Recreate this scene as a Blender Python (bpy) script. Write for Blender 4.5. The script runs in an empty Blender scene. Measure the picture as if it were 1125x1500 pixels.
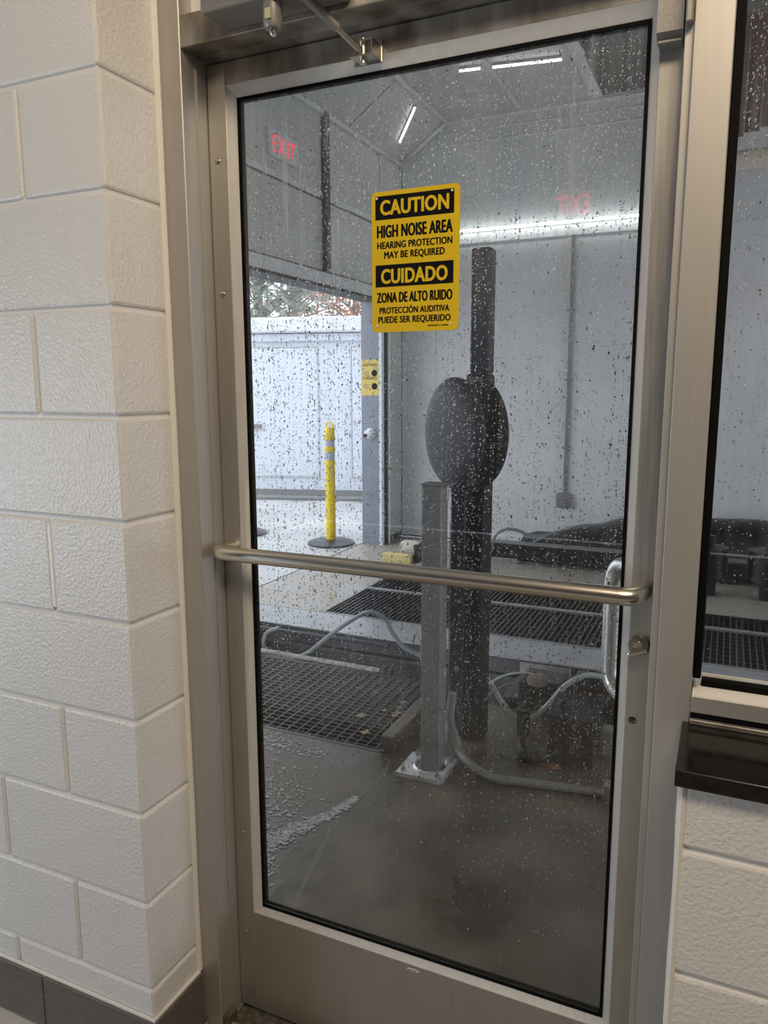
import bpy, bmesh, math, random
from mathutils import Vector, Matrix

C = bpy.context.scene.collection
SC = bpy.context.scene
PI = math.pi

# ------------------------------------------------------------------ camera
F_PX, YAW, PITCH, ROLL = 1105.75, 0.4272, 0.1632, -0.0029
cam_data = bpy.data.cameras.new('camera')
cam = bpy.data.objects.new('camera', cam_data)
C.objects.link(cam)
fw = Vector((-math.sin(YAW)*math.cos(PITCH), math.cos(YAW)*math.cos(PITCH), -math.sin(PITCH)))
r0 = Vector((math.cos(YAW), math.sin(YAW), 0)); u0 = r0.cross(fw)
cr, sr = math.cos(ROLL), math.sin(ROLL)
rr = cr*r0 + sr*u0; uu = -sr*r0 + cr*u0
M = Matrix((rr, uu, -fw)).transposed().to_4x4()
M.translation = Vector((0.984, -1.3208, 1.4451))
cam.matrix_world = M
cam_data.sensor_fit = 'HORIZONTAL'; cam_data.sensor_width = 36.0
cam_data.lens = 36.0*F_PX/1125.0
cam_data.clip_start = 0.02; cam_data.clip_end = 200
SC.camera = cam

# ------------------------------------------------------------------ world: overcast sky
W = bpy.data.worlds.new('overcast_sky'); SC.world = W; W.use_nodes = True
nt = W.node_tree; nt.nodes.clear()
wo = nt.nodes.new('ShaderNodeOutputWorld'); bg = nt.nodes.new('ShaderNodeBackground')
bg.inputs[0].default_value = (0.87, 0.93, 1.0, 1); bg.inputs[1].default_value = 2.6
nt.links.new(bg.outputs[0], wo.inputs[0])

# ------------------------------------------------------------------ lamps of the room
def area(name, loc, target, sx, sy, power, col):
    l = bpy.data.lights.new(name, 'AREA'); l.shape = 'RECTANGLE'; l.size = sx; l.size_y = sy
    l.energy = power; l.color = col
    o = bpy.data.objects.new(name, l); C.objects.link(o); o.location = loc
    o.rotation_euler = (Vector(target)-Vector(loc)).to_track_quat('-Z', 'Y').to_euler()
    return o
area('room_ceiling_light', (1.45, -1.5, 3.05), (0.7, 0.0, 1.2), 1.0, 0.6, 42, (1.0, 0.80, 0.57))
area('room_window_daylight', (-3.1, -2.1, 0.9), (0.6, -0.3, 0.3), 1.6, 1.4, 68, (0.80, 0.90, 1.0))

# ------------------------------------------------------------------ exposure
SC.view_settings.view_transform = 'Standard'; SC.view_settings.look = 'None'
SC.view_settings.gamma = 1.0; SC.view_settings.exposure = 0.0
SC.view_settings.use_curve_mapping = False

# ------------------------------------------------------------------ helpers
def tag(o, label=None, cat=None, group=None, kind=None):
    if label: o['label'] = label
    if cat: o['category'] = cat
    if group: o['group'] = group
    if kind: o['kind'] = kind
    return o

def empty(name, loc=(0, 0, 0), label=None, cat=None, group=None, kind=None):
    o = bpy.data.objects.new(name, None); C.objects.link(o); o.location = loc
    o.empty_display_size = 0.05
    return tag(o, label, cat, group, kind)

class MB:
    """collects simple shapes (world coordinates) and links them as one mesh object"""
    def __init__(s): s.bm = bmesh.new()
    def box(s, a, b, bev=0.0, seg=1, rot=None, piv=None):
        bm = bmesh.new()
        x0, y0, z0 = (min(a[i], b[i]) for i in range(3)); x1, y1, z1 = (max(a[i], b[i]) for i in range(3))
        vs = [bm.verts.new(p) for p in [(x0,y0,z0),(x1,y0,z0),(x1,y1,z0),(x0,y1,z0),(x0,y0,z1),(x1,y0,z1),(x1,y1,z1),(x0,y1,z1)]]
        for f in [(0,3,2,1),(4,5,6,7),(0,1,5,4),(1,2,6,5),(2,3,7,6),(3,0,4,7)]: bm.faces.new([vs[i] for i in f])
        if bev > 0:
            bmesh.ops.bevel(bm, geom=bm.edges[:], offset=bev, segments=seg, affect='EDGES', profile=0.5)
        if rot is not None:
            p = Vector(piv if piv else ((x0+x1)/2, (y0+y1)/2, (z0+z1)/2))
            bmesh.ops.transform(bm, matrix=Matrix.Translation(p) @ rot @ Matrix.Translation(-p), verts=bm.verts[:])
        s._add(bm); return s
    def _add(s, bm):
        me = bpy.data.meshes.new('tmp'); bm.to_mesh(me); bm.free(); s.bm.from_mesh(me); bpy.data.meshes.remove(me)
    def prism(s, pts, d):
        """closed polygon pts swept by vector d"""
        d = Vector(d); n = len(pts)
        a = [s.bm.verts.new(p) for p in pts]; b = [s.bm.verts.new(Vector(p)+d) for p in pts]
        s.bm.faces.new(a[::-1]); s.bm.faces.new(b)
        for i in range(n): s.bm.faces.new([a[i], a[(i+1) % n], b[(i+1) % n], b[i]])
        return s
    def tube(s, pts, r, n=12, cap=True, ref=None):
        P = [Vector(p) for p in pts]; rings = []
        rad = r if isinstance(r, (list, tuple)) else [r]*len(P)
        t0 = (P[1]-P[0]).normalized()
        up = Vector(ref) if ref else (Vector((0, 0, 1)) if abs(t0.z) < .9 else Vector((1, 0, 0)))
        nrm = (up - t0*up.dot(t0)).normalized()
        for i, p in enumerate(P):
            t = ((P[i+1]-p) if i == 0 else (p-P[i-1]) if i == len(P)-1 else ((P[i+1]-p).normalized()+(p-P[i-1]).normalized())).normalized()
            nrm = (nrm - t*nrm.dot(t)).normalized(); bn = t.cross(nrm)
            rings.append([s.bm.verts.new(p + rad[i]*(math.cos(2*PI*k/n)*nrm + math.sin(2*PI*k/n)*bn)) for k in range(n)])
        for i in range(len(P)-1):
            for k in range(n):
                f = s.bm.faces.new([rings[i][k], rings[i][(k+1) % n], rings[i+1][(k+1) % n], rings[i+1][k]]); f.smooth = True
        if cap:
            s.bm.faces.new(rings[0][::-1]); s.bm.faces.new(rings[-1])
        return s
    def lathe(s, prof, loc, axis=(0, 0, 1), n=32):
        """prof: (radius, height) pairs along axis"""
        ax = Vector(axis).normalized(); q = Vector((0, 0, 1)).rotation_difference(ax); loc = Vector(loc)
        rings = []
        for r, h in prof:
            if r < 1e-6: rings.append([s.bm.verts.new(loc + ax*h)])
            else: rings.append([s.bm.verts.new(loc + q @ Vector((r*math.cos(2*PI*k/n), r*math.sin(2*PI*k/n), h))) for k in range(n)])
        for a, b in zip(rings, rings[1:]):
            for k in range(n):
                v = [a[k % len(a)], a[(k+1) % len(a)], b[(k+1) % len(b)], b[k % len(b)]]
                u = []
                for x in v:
                    if x not in u: u.append(x)
                if len(u) > 2:
                    f = s.bm.faces.new(u); f.smooth = True
        for rg, rev in ((rings[0], True), (rings[-1], False)):
            if len(rg) > 1: s.bm.faces.new(rg[::-1] if rev else rg)
        return s
    def quad(s, *p):
        s.bm.faces.new([s.bm.verts.new(x) for x in p]); return s
    def build(s, name, m, parent=None, label=None, sharp=40, **kw):
        if s.bm.faces: bmesh.ops.recalc_face_normals(s.bm, faces=s.bm.faces[:])
        me = bpy.data.meshes.new(name)
        for e in s.bm.edges:
            if len(e.link_faces) == 2 and e.calc_face_angle(0) > math.radians(sharp): e.smooth = False
        s.bm.to_mesh(me); s.bm.free()
        me.materials.append(m)
        o = bpy.data.objects.new(name, me); C.objects.link(o)
        if parent is not None:
            o.parent = parent; o.matrix_parent_inverse = Matrix.Translation(-Vector(parent.location))
        return tag(o, label, **kw)

def smooth_path(pts, k=8):
    P = [Vector(p) for p in pts]; P = [2*P[0]-P[1]] + P + [2*P[-1]-P[-2]]; out = []
    for i in range(1, len(P)-2):
        a, b, c, d = P[i-1:i+3]
        for j in range(k):
            t = j/k
            out.append(0.5*((2*b)+(-a+c)*t+(2*a-5*b+4*c-d)*t*t+(-a+3*b-3*c+d)*t**3))
    out.append(P[-2]); return out

def text_mesh(name, s, loc, width, height, m, parent, fat=0.0, depth=0.0003, flip=False, rot=None, bold=0.0):
    """flat raised lettering, fitted to a width and cap height, lying in the XZ plane facing -Y"""
    cu = bpy.data.curves.new(name, 'FONT'); cu.body = s; cu.align_x = 'CENTER'; cu.align_y = 'BOTTOM_BASELINE'
    cu.size = 1.0; cu.offset = fat; cu.extrude = 0.0; cu.resolution_u = 4; cu.space_character = 1.05
    o = bpy.data.objects.new(name, cu); C.objects.link(o)
    me = bpy.data.meshes.new_from_object(o.evaluated_get(bpy.context.evaluated_depsgraph_get()))
    C.objects.unlink(o); bpy.data.objects.remove(o)
    xs = [v.co.x for v in me.vertices]; ys = [v.co.y for v in me.vertices]
    caph = 0.73
    cx = (min(xs)+max(xs))/2; wx = max(xs)-min(xs)
    for v in me.vertices:
        x = (v.co.x-cx)/wx*width * (-1 if flip else 1); z = v.co.y/caph*height
        p = Vector((x, 0, z))
        if rot is not None: p = rot @ p
        v.co = p + Vector(loc)
    if bold:      # heavier strokes: the same outlines again, a hair to either side
        bmx = bmesh.new(); bmx.from_mesh(me)
        for k_, (dx, dz) in enumerate(((bold, 0), (-bold, 0), (0, bold*.5), (0, -bold*.5))):
            me2 = me.copy()
            for v in me2.vertices: v.co += Vector((dx, -0.00004*(k_+1), dz))
            bmx.from_mesh(me2); bpy.data.meshes.remove(me2)
        bmx.to_mesh(me); bmx.free()
    me.materials.append(m); me.name = name
    ob = bpy.data.objects.new(name, me); C.objects.link(ob); ob.parent = parent
    ob.matrix_parent_inverse = Matrix.Translation(-Vector(parent.location))
    return ob

# ------------------------------------------------------------------ materials
MATS = {}
def mat(name, col, rough=0.5, metal=0.0, bump=0.0, bscale=60.0, var=0.0, vscale=8.0, stretch=(1, 1, 1), emit=None, estr=0.0,
        spec=0.5, coat=0.0, bdist=0.002, col2=None, detail=3.0, rvar=0.0):
    m = bpy.data.materials.new(name); m.use_nodes = True; t = m.node_tree; b = t.nodes['Principled BSDF']
    b.inputs['Base Color'].default_value = (*col, 1); b.inputs['Roughness'].default_value = rough
    b.inputs['Metallic'].default_value = metal; b.inputs['Specular IOR Level'].default_value = spec
    b.inputs['Coat Weight'].default_value = coat; b.inputs['Coat Roughness'].default_value = 0.15
    tc = t.nodes.new('ShaderNodeNewGeometry')
    mp = t.nodes.new('ShaderNodeMapping'); mp.inputs['Scale'].default_value = stretch
    t.links.new(tc.outputs['Position'], mp.inputs[0])
    if var > 0 or col2:
        n = t.nodes.new('ShaderNodeTexNoise'); n.inputs['Scale'].default_value = vscale; n.inputs['Detail'].default_value = detail
        t.links.new(mp.outputs[0], n.inputs['Vector'])
        r = t.nodes.new('ShaderNodeValToRGB'); r.color_ramp.elements[0].position = 0.35; r.color_ramp.elements[1].position = 0.65
        c2 = col2 if col2 else tuple(c*(1-var) for c in col)
        r.color_ramp.elements[0].color = (*c2, 1); r.color_ramp.elements[1].color = (*col, 1)
        t.links.new(n.outputs['Fac'], r.inputs[0]); t.links.new(r.outputs[0], b.inputs['Base Color'])
        if rvar > 0:
            mr = t.nodes.new('ShaderNodeMapRange'); mr.inputs[3].default_value = max(0.03, rough-rvar); mr.inputs[4].default_value = rough+rvar
            mr.inputs[1].default_value = .3; mr.inputs[2].default_value = .7
            t.links.new(n.outputs['Fac'], mr.inputs[0]); t.links.new(mr.outputs[0], b.inputs['Roughness'])
    if bump > 0:
        n2 = t.nodes.new('ShaderNodeTexNoise'); n2.inputs['Scale'].default_value = bscale; n2.inputs['Detail'].default_value = detail
        t.links.new(mp.outputs[0], n2.inputs['Vector'])
        bp = t.nodes.new('ShaderNodeBump'); bp.inputs['Strength'].default_value = bump; bp.inputs['Distance'].default_value = bdist
        t.links.new(n2.outputs['Fac'], bp.inputs['Height']); t.links.new(bp.outputs[0], b.inputs['Normal'])
    if emit:
        b.inputs['Emission Color'].default_value = (*emit, 1); b.inputs['Emission Strength'].default_value = estr
    MATS[name] = m; return m

paint = mat('painted block', (0.80, 0.795, 0.79), 0.34, bump=1.0, bscale=140, bdist=0.0022, var=0.03, vscale=3, detail=2.0)
mortar = mat('painted mortar', (0.79, 0.78, 0.765), 0.42, bump=0.4, bscale=120, bdist=0.002)
caulk = mat('white caulk', (0.88, 0.87, 0.84), 0.35, bump=0.3, bscale=60, bdist=0.002)
alu = mat('anodised aluminium', (0.52, 0.505, 0.48), 0.42, metal=0.75, var=0.08, vscale=6, stretch=(30, 30, 1.2), bump=0.05, bscale=20, rvar=0.05)
alu_bead = mat('aluminium glazing bead', (0.92, 0.91, 0.89), 0.5, metal=0.15, var=0.05, vscale=6, stretch=(20, 20, 1.5))
alu_frame = mat('aluminium frame', (0.50, 0.485, 0.46), 0.48, metal=0.55, var=0.05, vscale=5, stretch=(25, 25, 1))
alu_dirty = mat('stained aluminium', (0.46, 0.44, 0.41), 0.45, metal=0.6, var=0.35, vscale=9, stretch=(2, 2, .7), col2=(0.22, 0.20, 0.17))
steel_bar = mat('brushed stainless', (0.72, 0.68, 0.61), 0.27, metal=1.0, bump=0.05, bscale=40, stretch=(1, 12, 12))
steel_pull = mat('satin stainless outside', (0.62, 0.64, 0.62), 0.35, metal=0.9)
screw_m = mat('screw steel', (0.60, 0.57, 0.50), 0.3, metal=1.0)
lock_m = mat('dull lock steel', (0.30, 0.28, 0.25), 0.35, metal=0.9)
dark_screw = mat('dark screw', (0.12, 0.11, 0.09), 0.35, metal=0.9)
gasket = mat('black rubber gasket', (0.003, 0.003, 0.003), 0.7, spec=0.12)
granite = mat('black granite', (0.006, 0.006, 0.006), 0.14, spec=0.28, col2=(0.016, 0.014, 0.012), vscale=60, bump=0.0, detail=8)
tile = mat('grey wood look tile', (0.165, 0.145, 0.13), 0.45, col2=(0.115, 0.10, 0.09), vscale=10, stretch=(2, 2, 22), detail=6)
floor_tile = mat('beige wood look tile', (0.36, 0.32, 0.27), 0.4, col2=(0.24, 0.21, 0.17), vscale=6, stretch=(2, 25, 2), detail=6)
grout = mat('grout', (0.62, 0.60, 0.57), 0.8)
grime = mat('threshold grime', (0.05, 0.04, 0.03), 0.5, col2=(0.16, 0.13, 0.10), vscale=60, bump=0.8, bscale=150, bdist=0.004, detail=8)
room_paint = mat('room paint', (0.20, 0.195, 0.19), 0.7)
room_ceiling = mat('room ceiling', (0.45, 0.44, 0.42), 0.8)
closer_paint = mat('closer grey paint', (0.30, 0.29, 0.275), 0.4, metal=0.4, bump=0.1, bscale=300)
yellow = mat('sign yellow', (0.72, 0.50, 0.012), 0.4)
black_ink = mat('sign black', (0.004, 0.004, 0.005), 0.6, spec=0.15)
white_dot = mat('sign rivet white', (0.75, 0.75, 0.73), 0.3)
sticker = mat('faded sticker', (0.50, 0.50, 0.30), 0.5)

concrete = mat('wet concrete', (0.18, 0.158, 0.125), 0.42, spec=0.32, col2=(0.055, 0.048, 0.035), vscale=2.6, bump=0.4, bscale=25, bdist=0.004, detail=7, rvar=0.25)
concrete_dry = mat('tan tunnel slab', (0.40, 0.36, 0.32), 0.35, col2=(0.40, 0.37, 0.33), vscale=3, bump=0.15, bscale=30, detail=6, rvar=0.2)
concrete_out = mat('pale wet slab', (0.55, 0.56, 0.56), 0.3, col2=(0.46, 0.47, 0.47), vscale=1.4, bump=0.08, bscale=20, detail=5, rvar=0.2)
stain = mat('lime scale stain', (0.46, 0.47, 0.48), 0.5, col2=(0.24, 0.23, 0.21), vscale=40, bump=0.6, bscale=80, bdist=0.004, detail=8)
crackm = mat('joint filler', (0.12, 0.11, 0.095), 0.5, bump=0.4, bscale=60)
curbm = mat('worn steel angle', (0.40, 0.41, 0.43), 0.35, metal=0.35, var=0.2, vscale=5, bump=0.15, bscale=40)
dark_steel = mat('dark conveyor steel', (0.055, 0.058, 0.065), 0.38, metal=0.5, var=0.4, vscale=6, bump=0.2, bscale=50)
pit_m = mat('pit black', (0.012, 0.013, 0.016), 0.6, var=0.4, vscale=6)
grate_m = mat('galvanised grate dark', (0.085, 0.08, 0.078), 0.45, metal=0.6, var=0.4, vscale=7)
deck_m = mat('wet black deck bars', (0.05, 0.053, 0.062), 0.3, metal=0.7)
galv = mat('galvanised steel', (0.30, 0.31, 0.31), 0.42, metal=0.4, col2=(0.25, 0.26, 0.265), vscale=30)
plate_m = mat('galvanised base plate', (0.72, 0.74, 0.77), 0.35, metal=0.5, var=0.25, vscale=14, bump=0.2, bscale=60)
black_rub = mat('black plastic', (0.008, 0.009, 0.013), 0.5, spec=0.25)
navy = mat('dark blue black cover', (0.038, 0.043, 0.064), 0.5, spec=0.25, var=0.2, vscale=4)
black_mach = mat('greasy black machine', (0.010, 0.010, 0.012), 0.35, var=0.5, vscale=12, bump=0.5, bscale=60, bdist=0.004)
hose_w = mat('pale teal hose', (0.42, 0.50, 0.50), 0.4)
hose_d = mat('wet grey hose', (0.20, 0.22, 0.23), 0.3)
conduit_m = mat('grey conduit', (0.22, 0.225, 0.225), 0.45)
brass = mat('weathered badge', (0.25, 0.21, 0.18), 0.4, metal=0.5)
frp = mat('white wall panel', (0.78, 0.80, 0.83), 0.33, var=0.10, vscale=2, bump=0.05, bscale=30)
frp_grey = mat('white end wall panel', (0.52, 0.52, 0.50), 0.4, var=0.12, vscale=1.6)  # greyer panel colour for the end wall and ceiling
seam_m = mat('dark panel joint', (0.10, 0.10, 0.105), 0.5)
trim_m = mat('pale joint trim', (0.62, 0.63, 0.63), 0.4)
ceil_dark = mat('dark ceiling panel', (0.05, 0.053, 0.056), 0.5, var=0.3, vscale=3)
blue_grey = mat('blue grey steel jamb', (0.27, 0.30, 0.37), 0.45, metal=0.15, var=0.12, vscale=5)
white_frame = mat('white door track', (0.80, 0.83, 0.88), 0.35)
far_white = mat('white painted building', (0.70, 0.75, 0.84), 0.6, var=0.04, vscale=1)
far_trim = mat('white cornice', (0.76, 0.79, 0.83), 0.5)
post_yellow = mat('safety yellow plastic', (0.85, 0.62, 0.02), 0.4)
pale_yellow = mat('faded sign yellow', (0.80, 0.62, 0.15), 0.5)
band_grey = mat('reflective band', (0.45, 0.49, 0.58), 0.3)
base_rub = mat('wet rubber base', (0.03, 0.032, 0.04), 0.3, bump=0.3, bscale=60)
roller_w = mat('worn white roller', (0.72, 0.68, 0.58), 0.5, var=0.3, vscale=14)
foam_y = mat('yellow foam block', (0.75, 0.62, 0.28), 0.7, var=0.2, vscale=20)
rust = mat('rusty orange litter', (0.42, 0.17, 0.08), 0.6)
maroon = mat('maroon reflection tint', (0.10, 0.025, 0.035), 0.7, var=0.4, vscale=4, stretch=(20, 20, 1))  # colour of a reflected tint, put on added strips
cream_tint = mat('cream reflection tint', (0.80, 0.74, 0.62), 0.35)  # colour of a reflected pale band, put on an added tube
bark = mat('grey bark', (0.20, 0.20, 0.19), 0.9)
leaf_g = mat('winter green foliage', (0.30, 0.36, 0.29), 0.8, var=0.3, vscale=3)
leaf_r = mat('russet oak leaves', (0.50, 0.25, 0.18), 0.8, var=0.3, vscale=3)
dried = mat('dry leaf', (0.30, 0.24, 0.16), 0.7)
led = mat('led tube glow', (1, 1, 1), 0.4, emit=(0.93, 1.0, 0.95), estr=9)
led_c = mat('ceiling tube glow', (1, 1, 1), 0.4, emit=(0.93, 1.0, 0.98), estr=5)
exit_red = mat('exit letters glow', (0.6, 0.02, 0.03), 0.4, emit=(1.0, 0.05, 0.09), estr=1.0)
exit_red_room = mat('room exit letters glow', (0.6, 0.02, 0.03), 0.4, emit=(1.0, 0.05, 0.12), estr=5.0)
sign_white = mat('exit sign housing', (0.60, 0.60, 0.58), 0.5)

def glass_mat(name, haze, seed):
    """clear pane with a film of streaky dried condensation"""
    m = bpy.data.materials.new(name); m.use_nodes = True; t = m.node_tree; t.nodes.clear()
    out = t.nodes.new('ShaderNodeOutputMaterial')
    tr = t.nodes.new('ShaderNodeBsdfTransparent'); tr.inputs[0].default_value = (0.965, 0.965, 0.965, 1)
    gl = t.nodes.new('ShaderNodeBsdfGlossy'); gl.inputs['Roughness'].default_value = 0.02
    fr = t.nodes.new('ShaderNodeFresnel'); fr.inputs[0].default_value = 1.5
    a = t.nodes.new('ShaderNodeMixShader'); t.links.new(fr.outputs[0], a.inputs[0]); t.links.new(tr.outputs[0], a.inputs[1]); t.links.new(gl.outputs[0], a.inputs[2])
    ge = t.nodes.new('ShaderNodeNewGeometry')
    # the pane is thin: its far face reflects like its near face instead of going totally internal
    ir = t.nodes.new('ShaderNodeMapRange'); ir.inputs[3].default_value = 1.5; ir.inputs[4].default_value = 1/1.5
    t.links.new(ge.outputs['Backfacing'], ir.inputs[0]); t.links.new(ir.outputs[0], fr.inputs[0])
    def noise(sc, scale, det):
        mp = t.nodes.new('ShaderNodeMapping'); mp.inputs['Scale'].default_value = sc; mp.inputs['Location'].default_value = (seed, 0, seed)
        t.links.new(ge.outputs['Position'], mp.inputs[0])
        n = t.nodes.new('ShaderNodeTexNoise'); n.inputs['Scale'].default_value = scale; n.inputs['Detail'].default_value = det
        t.links.new(mp.outputs[0], n.inputs['Vector']); return n.outputs['Fac']
    def ramp(x, a0, a1, v0, v1):
        r = t.nodes.new('ShaderNodeMapRange'); r.inputs[1].default_value = a0; r.inputs[2].default_value = a1
        r.inputs[3].default_value = v0; r.inputs[4].default_value = v1; t.links.new(x, r.inputs[0]); return r.outputs[0]
    def mth(op, x, y):
        q = t.nodes.new('ShaderNodeMath'); q.operation = op
        for i, v in enumerate((x, y)):
            if isinstance(v, float): q.inputs[i].default_value = v
            else: t.links.new(v, q.inputs[i])
        return q.outputs[0]
    streak = ramp(noise((1, 1, 0.035), 75, 4), 0.45, 0.72, 0.0, 1.0)
    patch = ramp(noise((1, 1, 0.8), 3.5, 5), 0.38, 0.68, 0.15, 1.0)
    sp = t.nodes.new('ShaderNodeSeparateXYZ'); t.links.new(ge.outputs['Position'], sp.inputs[0])
    top = ramp(sp.outputs[2], 1.15, 1.75, 0.14, 1.0)
    film = mth('ADD', mth('MULTIPLY', streak, patch), 0.26)
    h = mth('MULTIPLY', mth('MULTIPLY', mth('MULTIPLY', film, top), haze), mth('SUBTRACT', 1.0, ge.outputs['Backfacing']))
    ts = t.nodes.new('ShaderNodeBsdfTranslucent'); ts.inputs[0].default_value = (0.85, 0.88, 0.90, 1)
    df = t.nodes.new('ShaderNodeBsdfDiffuse'); df.inputs[0].default_value = (0.80, 0.82, 0.84, 1)
    dm = t.nodes.new('ShaderNodeMixShader'); dm.inputs[0].default_value = 0.4
    t.links.new(ts.outputs[0], dm.inputs[1]); t.links.new(df.outputs[0], dm.inputs[2])
    b = t.nodes.new('ShaderNodeMixShader'); t.links.new(h, b.inputs[0]); t.links.new(a.outputs[0], b.inputs[1]); t.links.new(dm.outputs[0], b.inputs[2])
    t.links.new(b.outputs[0], out.inputs[0]); return m
glass = glass_mat('hazy door glass', 0.36, 3.1)
glass_w = glass_mat('hazy window glass', 0.34, 9.4)

def water_mat():
    m = bpy.data.materials.new('water drops'); m.use_nodes = True; t = m.node_tree; t.nodes.clear()
    out = t.nodes.new('ShaderNodeOutputMaterial')
    g = t.nodes.new('ShaderNodeBsdfGlass'); g.inputs['IOR'].default_value = 1.33; g.inputs['Roughness'].default_value = 0.0
    t.links.new(g.outputs[0], out.inputs[0]); return m
water = water_mat()

# ------------------------------------------------------------------ structure: room side
FZ = -0.03          # floor level
YJ = -0.073         # face of the aluminium frame
YW = -0.229         # room face of the block walls
CO = 0.2032; ZJ = 2.0012   # block course height, one bed joint

fl = MB().box((-3.2, -6.0, -0.20), (3.4, 0.0, FZ-0.010)).build('floor', grout, None, 'beige wood-look tiled floor inside the room', kind='structure')
k = 0
for iy in range(8):
    y1 = YW-0.012-0.153*iy if iy else -0.046
    y0 = YW-0.012-0.153*(iy+1)+0.003
    for ix in range(-3, 5):
        xo = ix*0.62-0.04 + (0.22 if iy % 2 else 0)
        xa, xb = xo, xo+0.617
        if iy == 0:
            if xb < -0.05 or xa > 0.95: continue
            xa, xb = max(xa, -0.049), min(xb, 0.949)
        MB().box((xa, y0, FZ-0.010), (xb, y1, FZ), 0.001).build('floor_tile', floor_tile, fl)
MB().box((-0.0, -0.044, FZ-0.0099), (0.885, 0.05, FZ-0.003)).build('threshold_strip', grime, fl, 'grimy threshold strip under the door')

def block_wall(name, label, x0, x1, z_top, corner_right, joints_even, joints_odd, parent_back):
    w = MB()
    w.box(*parent_back)
    root = w.build(name, mortar, None, label, kind='structure')
    cache = {}
    kk = -6
    while ZJ-CO*kk > -0.1:
        zt = ZJ-CO*kk-0.0035; zb = ZJ-CO*(kk+1)+0.0035
        kk += 1
        if zb > 3.0: continue
        zt2 = min(zt, z_top)
        if zt2-zb < 0.02: continue
        zb2 = max(zb, FZ)
        js = sorted(joints_even if (kk-1) % 2 == 0 else joints_odd)
        xs = [x0]+[j for j in js if x0 < j < x1]+[x1]
        for a, b in zip(xs, xs[1:]):
            a2 = a+(0.0035 if a != x0 else 0); b2 = b-(0.0035 if b != x1 else 0)
            key = (round(b2-a2, 3), round(zt2-zb2, 3))
            if key not in cache:
                mb = MB().box((0, YW, 0), (b2-a2, parent_back[1][1]-0.002, zt2-zb2), 0.0055, 2)
                o = mb.build('concrete_block', paint, root); o.location = (a2, 0, zb2); cache[key] = o
            else:
                o = cache[key].copy(); C.objects.link(o); o.location = (a2, 0, zb2)
    return root
XL = -0.060
wl = block_wall('wall_left', 'off-white painted concrete block wall left of the door', -1.86, XL, 2.9, True,
                [XL-0.203-0.406*i for i in range(5)], [XL-0.406*(i+1) for i in range(5)],
                ((-1.86, YW+0.0055, FZ), (XL-0.0055, 0.02, 2.9)))
# a raked smear of filler on one head joint
MB().box((XL-0.2075, YW-0.0012, 0.998), (XL-0.196, YW+0.01, 1.175), 0.003, 2).build('mortar_patch', caulk, wl, 'smeared cream filler in one upright joint')
MB().tube([(XL+0.002, YJ-0.004, z) for z in [0.11+0.2*i for i in range(15)]], [0.006+0.002*random.Random(i).random() for i in range(15)], 8).build('caulk_bead', caulk, wl, 'white caulk bead along the frame')

wr = block_wall('wall_right', 'white painted concrete block wall below the window sill', 0.955, 2.9, 0.884, False,
                [0.955+0.203+0.406*i for i in range(5)], [0.955+0.406*(i+1) for i in range(5)],
                ((0.9605, YW+0.0055, FZ), (2.9, 0.02, 0.884)))
MB().tube([(0.957, YW+0.004, 0.885-0.06*i) for i in range(16)], [0.005+0.003*random.Random(i+5).random() for i in range(16)], 8).build('caulk_bead', caulk, wr, 'white caulk bead down the corner')
MB().box((2.2, YW, 0.884), (2.9, 0.02, 2.9)).build('wall_pier', paint, wr)

# rest of the room (behind the camera, seen in reflections)
MB().box((-3.3, -6.1, FZ), (-3.2, YW, 3.2)).build('wall_west', room_paint, None, 'side wall of the room on the left', kind='structure')
MB().box((3.4, -6.1, FZ), (3.5, 0.02, 3.2)).build('wall_east', room_paint, None, 'side wall of the room on the right', kind='structure')
MB().box((-3.3, -6.1, FZ), (3.5, -6.0, 3.2)).build('wall_back', room_paint, None, 'back wall of the room', kind='structure')
MB().box((-3.3, -6.1, 3.2), (3.5, 0.02, 3.3)).build('ceiling', room_ceiling, None, 'plain ceiling of the room', kind='structure')
MB().box((-3.2, YW, FZ), (-1.86, 0.02, 3.2)).box((2.9, YW, FZ), (3.4, 0.02, 3.2)).box((-1.86, YW, 2.9), (2.9, 0.02, 3.2)).build('wall_front', paint, None, 'painted wall around the door and window', kind='structure')

# baseboard of grey wood-look tiles
bb = MB().box((-1.86, YW-0.0085, FZ), (XL+0.0085, YW-0.0005, 0.1025)).box((XL+0.0005, YW, FZ), (XL+0.0085, -0.080, 0.1025)).build('baseboard_left', grout, None, 'grey wood-look tile baseboard below the left block wall', kind='structure')
for a, b in ((-0.377, XL+0.0095), (-0.99, -0.3815), (-1.60, -0.9945)):
    MB().box((a, YW-0.0125, FZ), (b, YW-0.007, 0.104), 0.001).build('baseboard_tile', tile, bb)
MB().box((XL+0.007, YW-0.009, FZ), (XL+0.0125, -0.079, 0.104), 0.001).build('baseboard_tile', tile, bb)
MB().tube([(-1.86, YW-0.004, 0.106), (XL+0.004, YW-0.004, 0.106), (XL+0.004, -0.08, 0.106)], 0.005, 8).build('caulk_line', caulk, bb, 'white caulk on top of the tiles')

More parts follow.
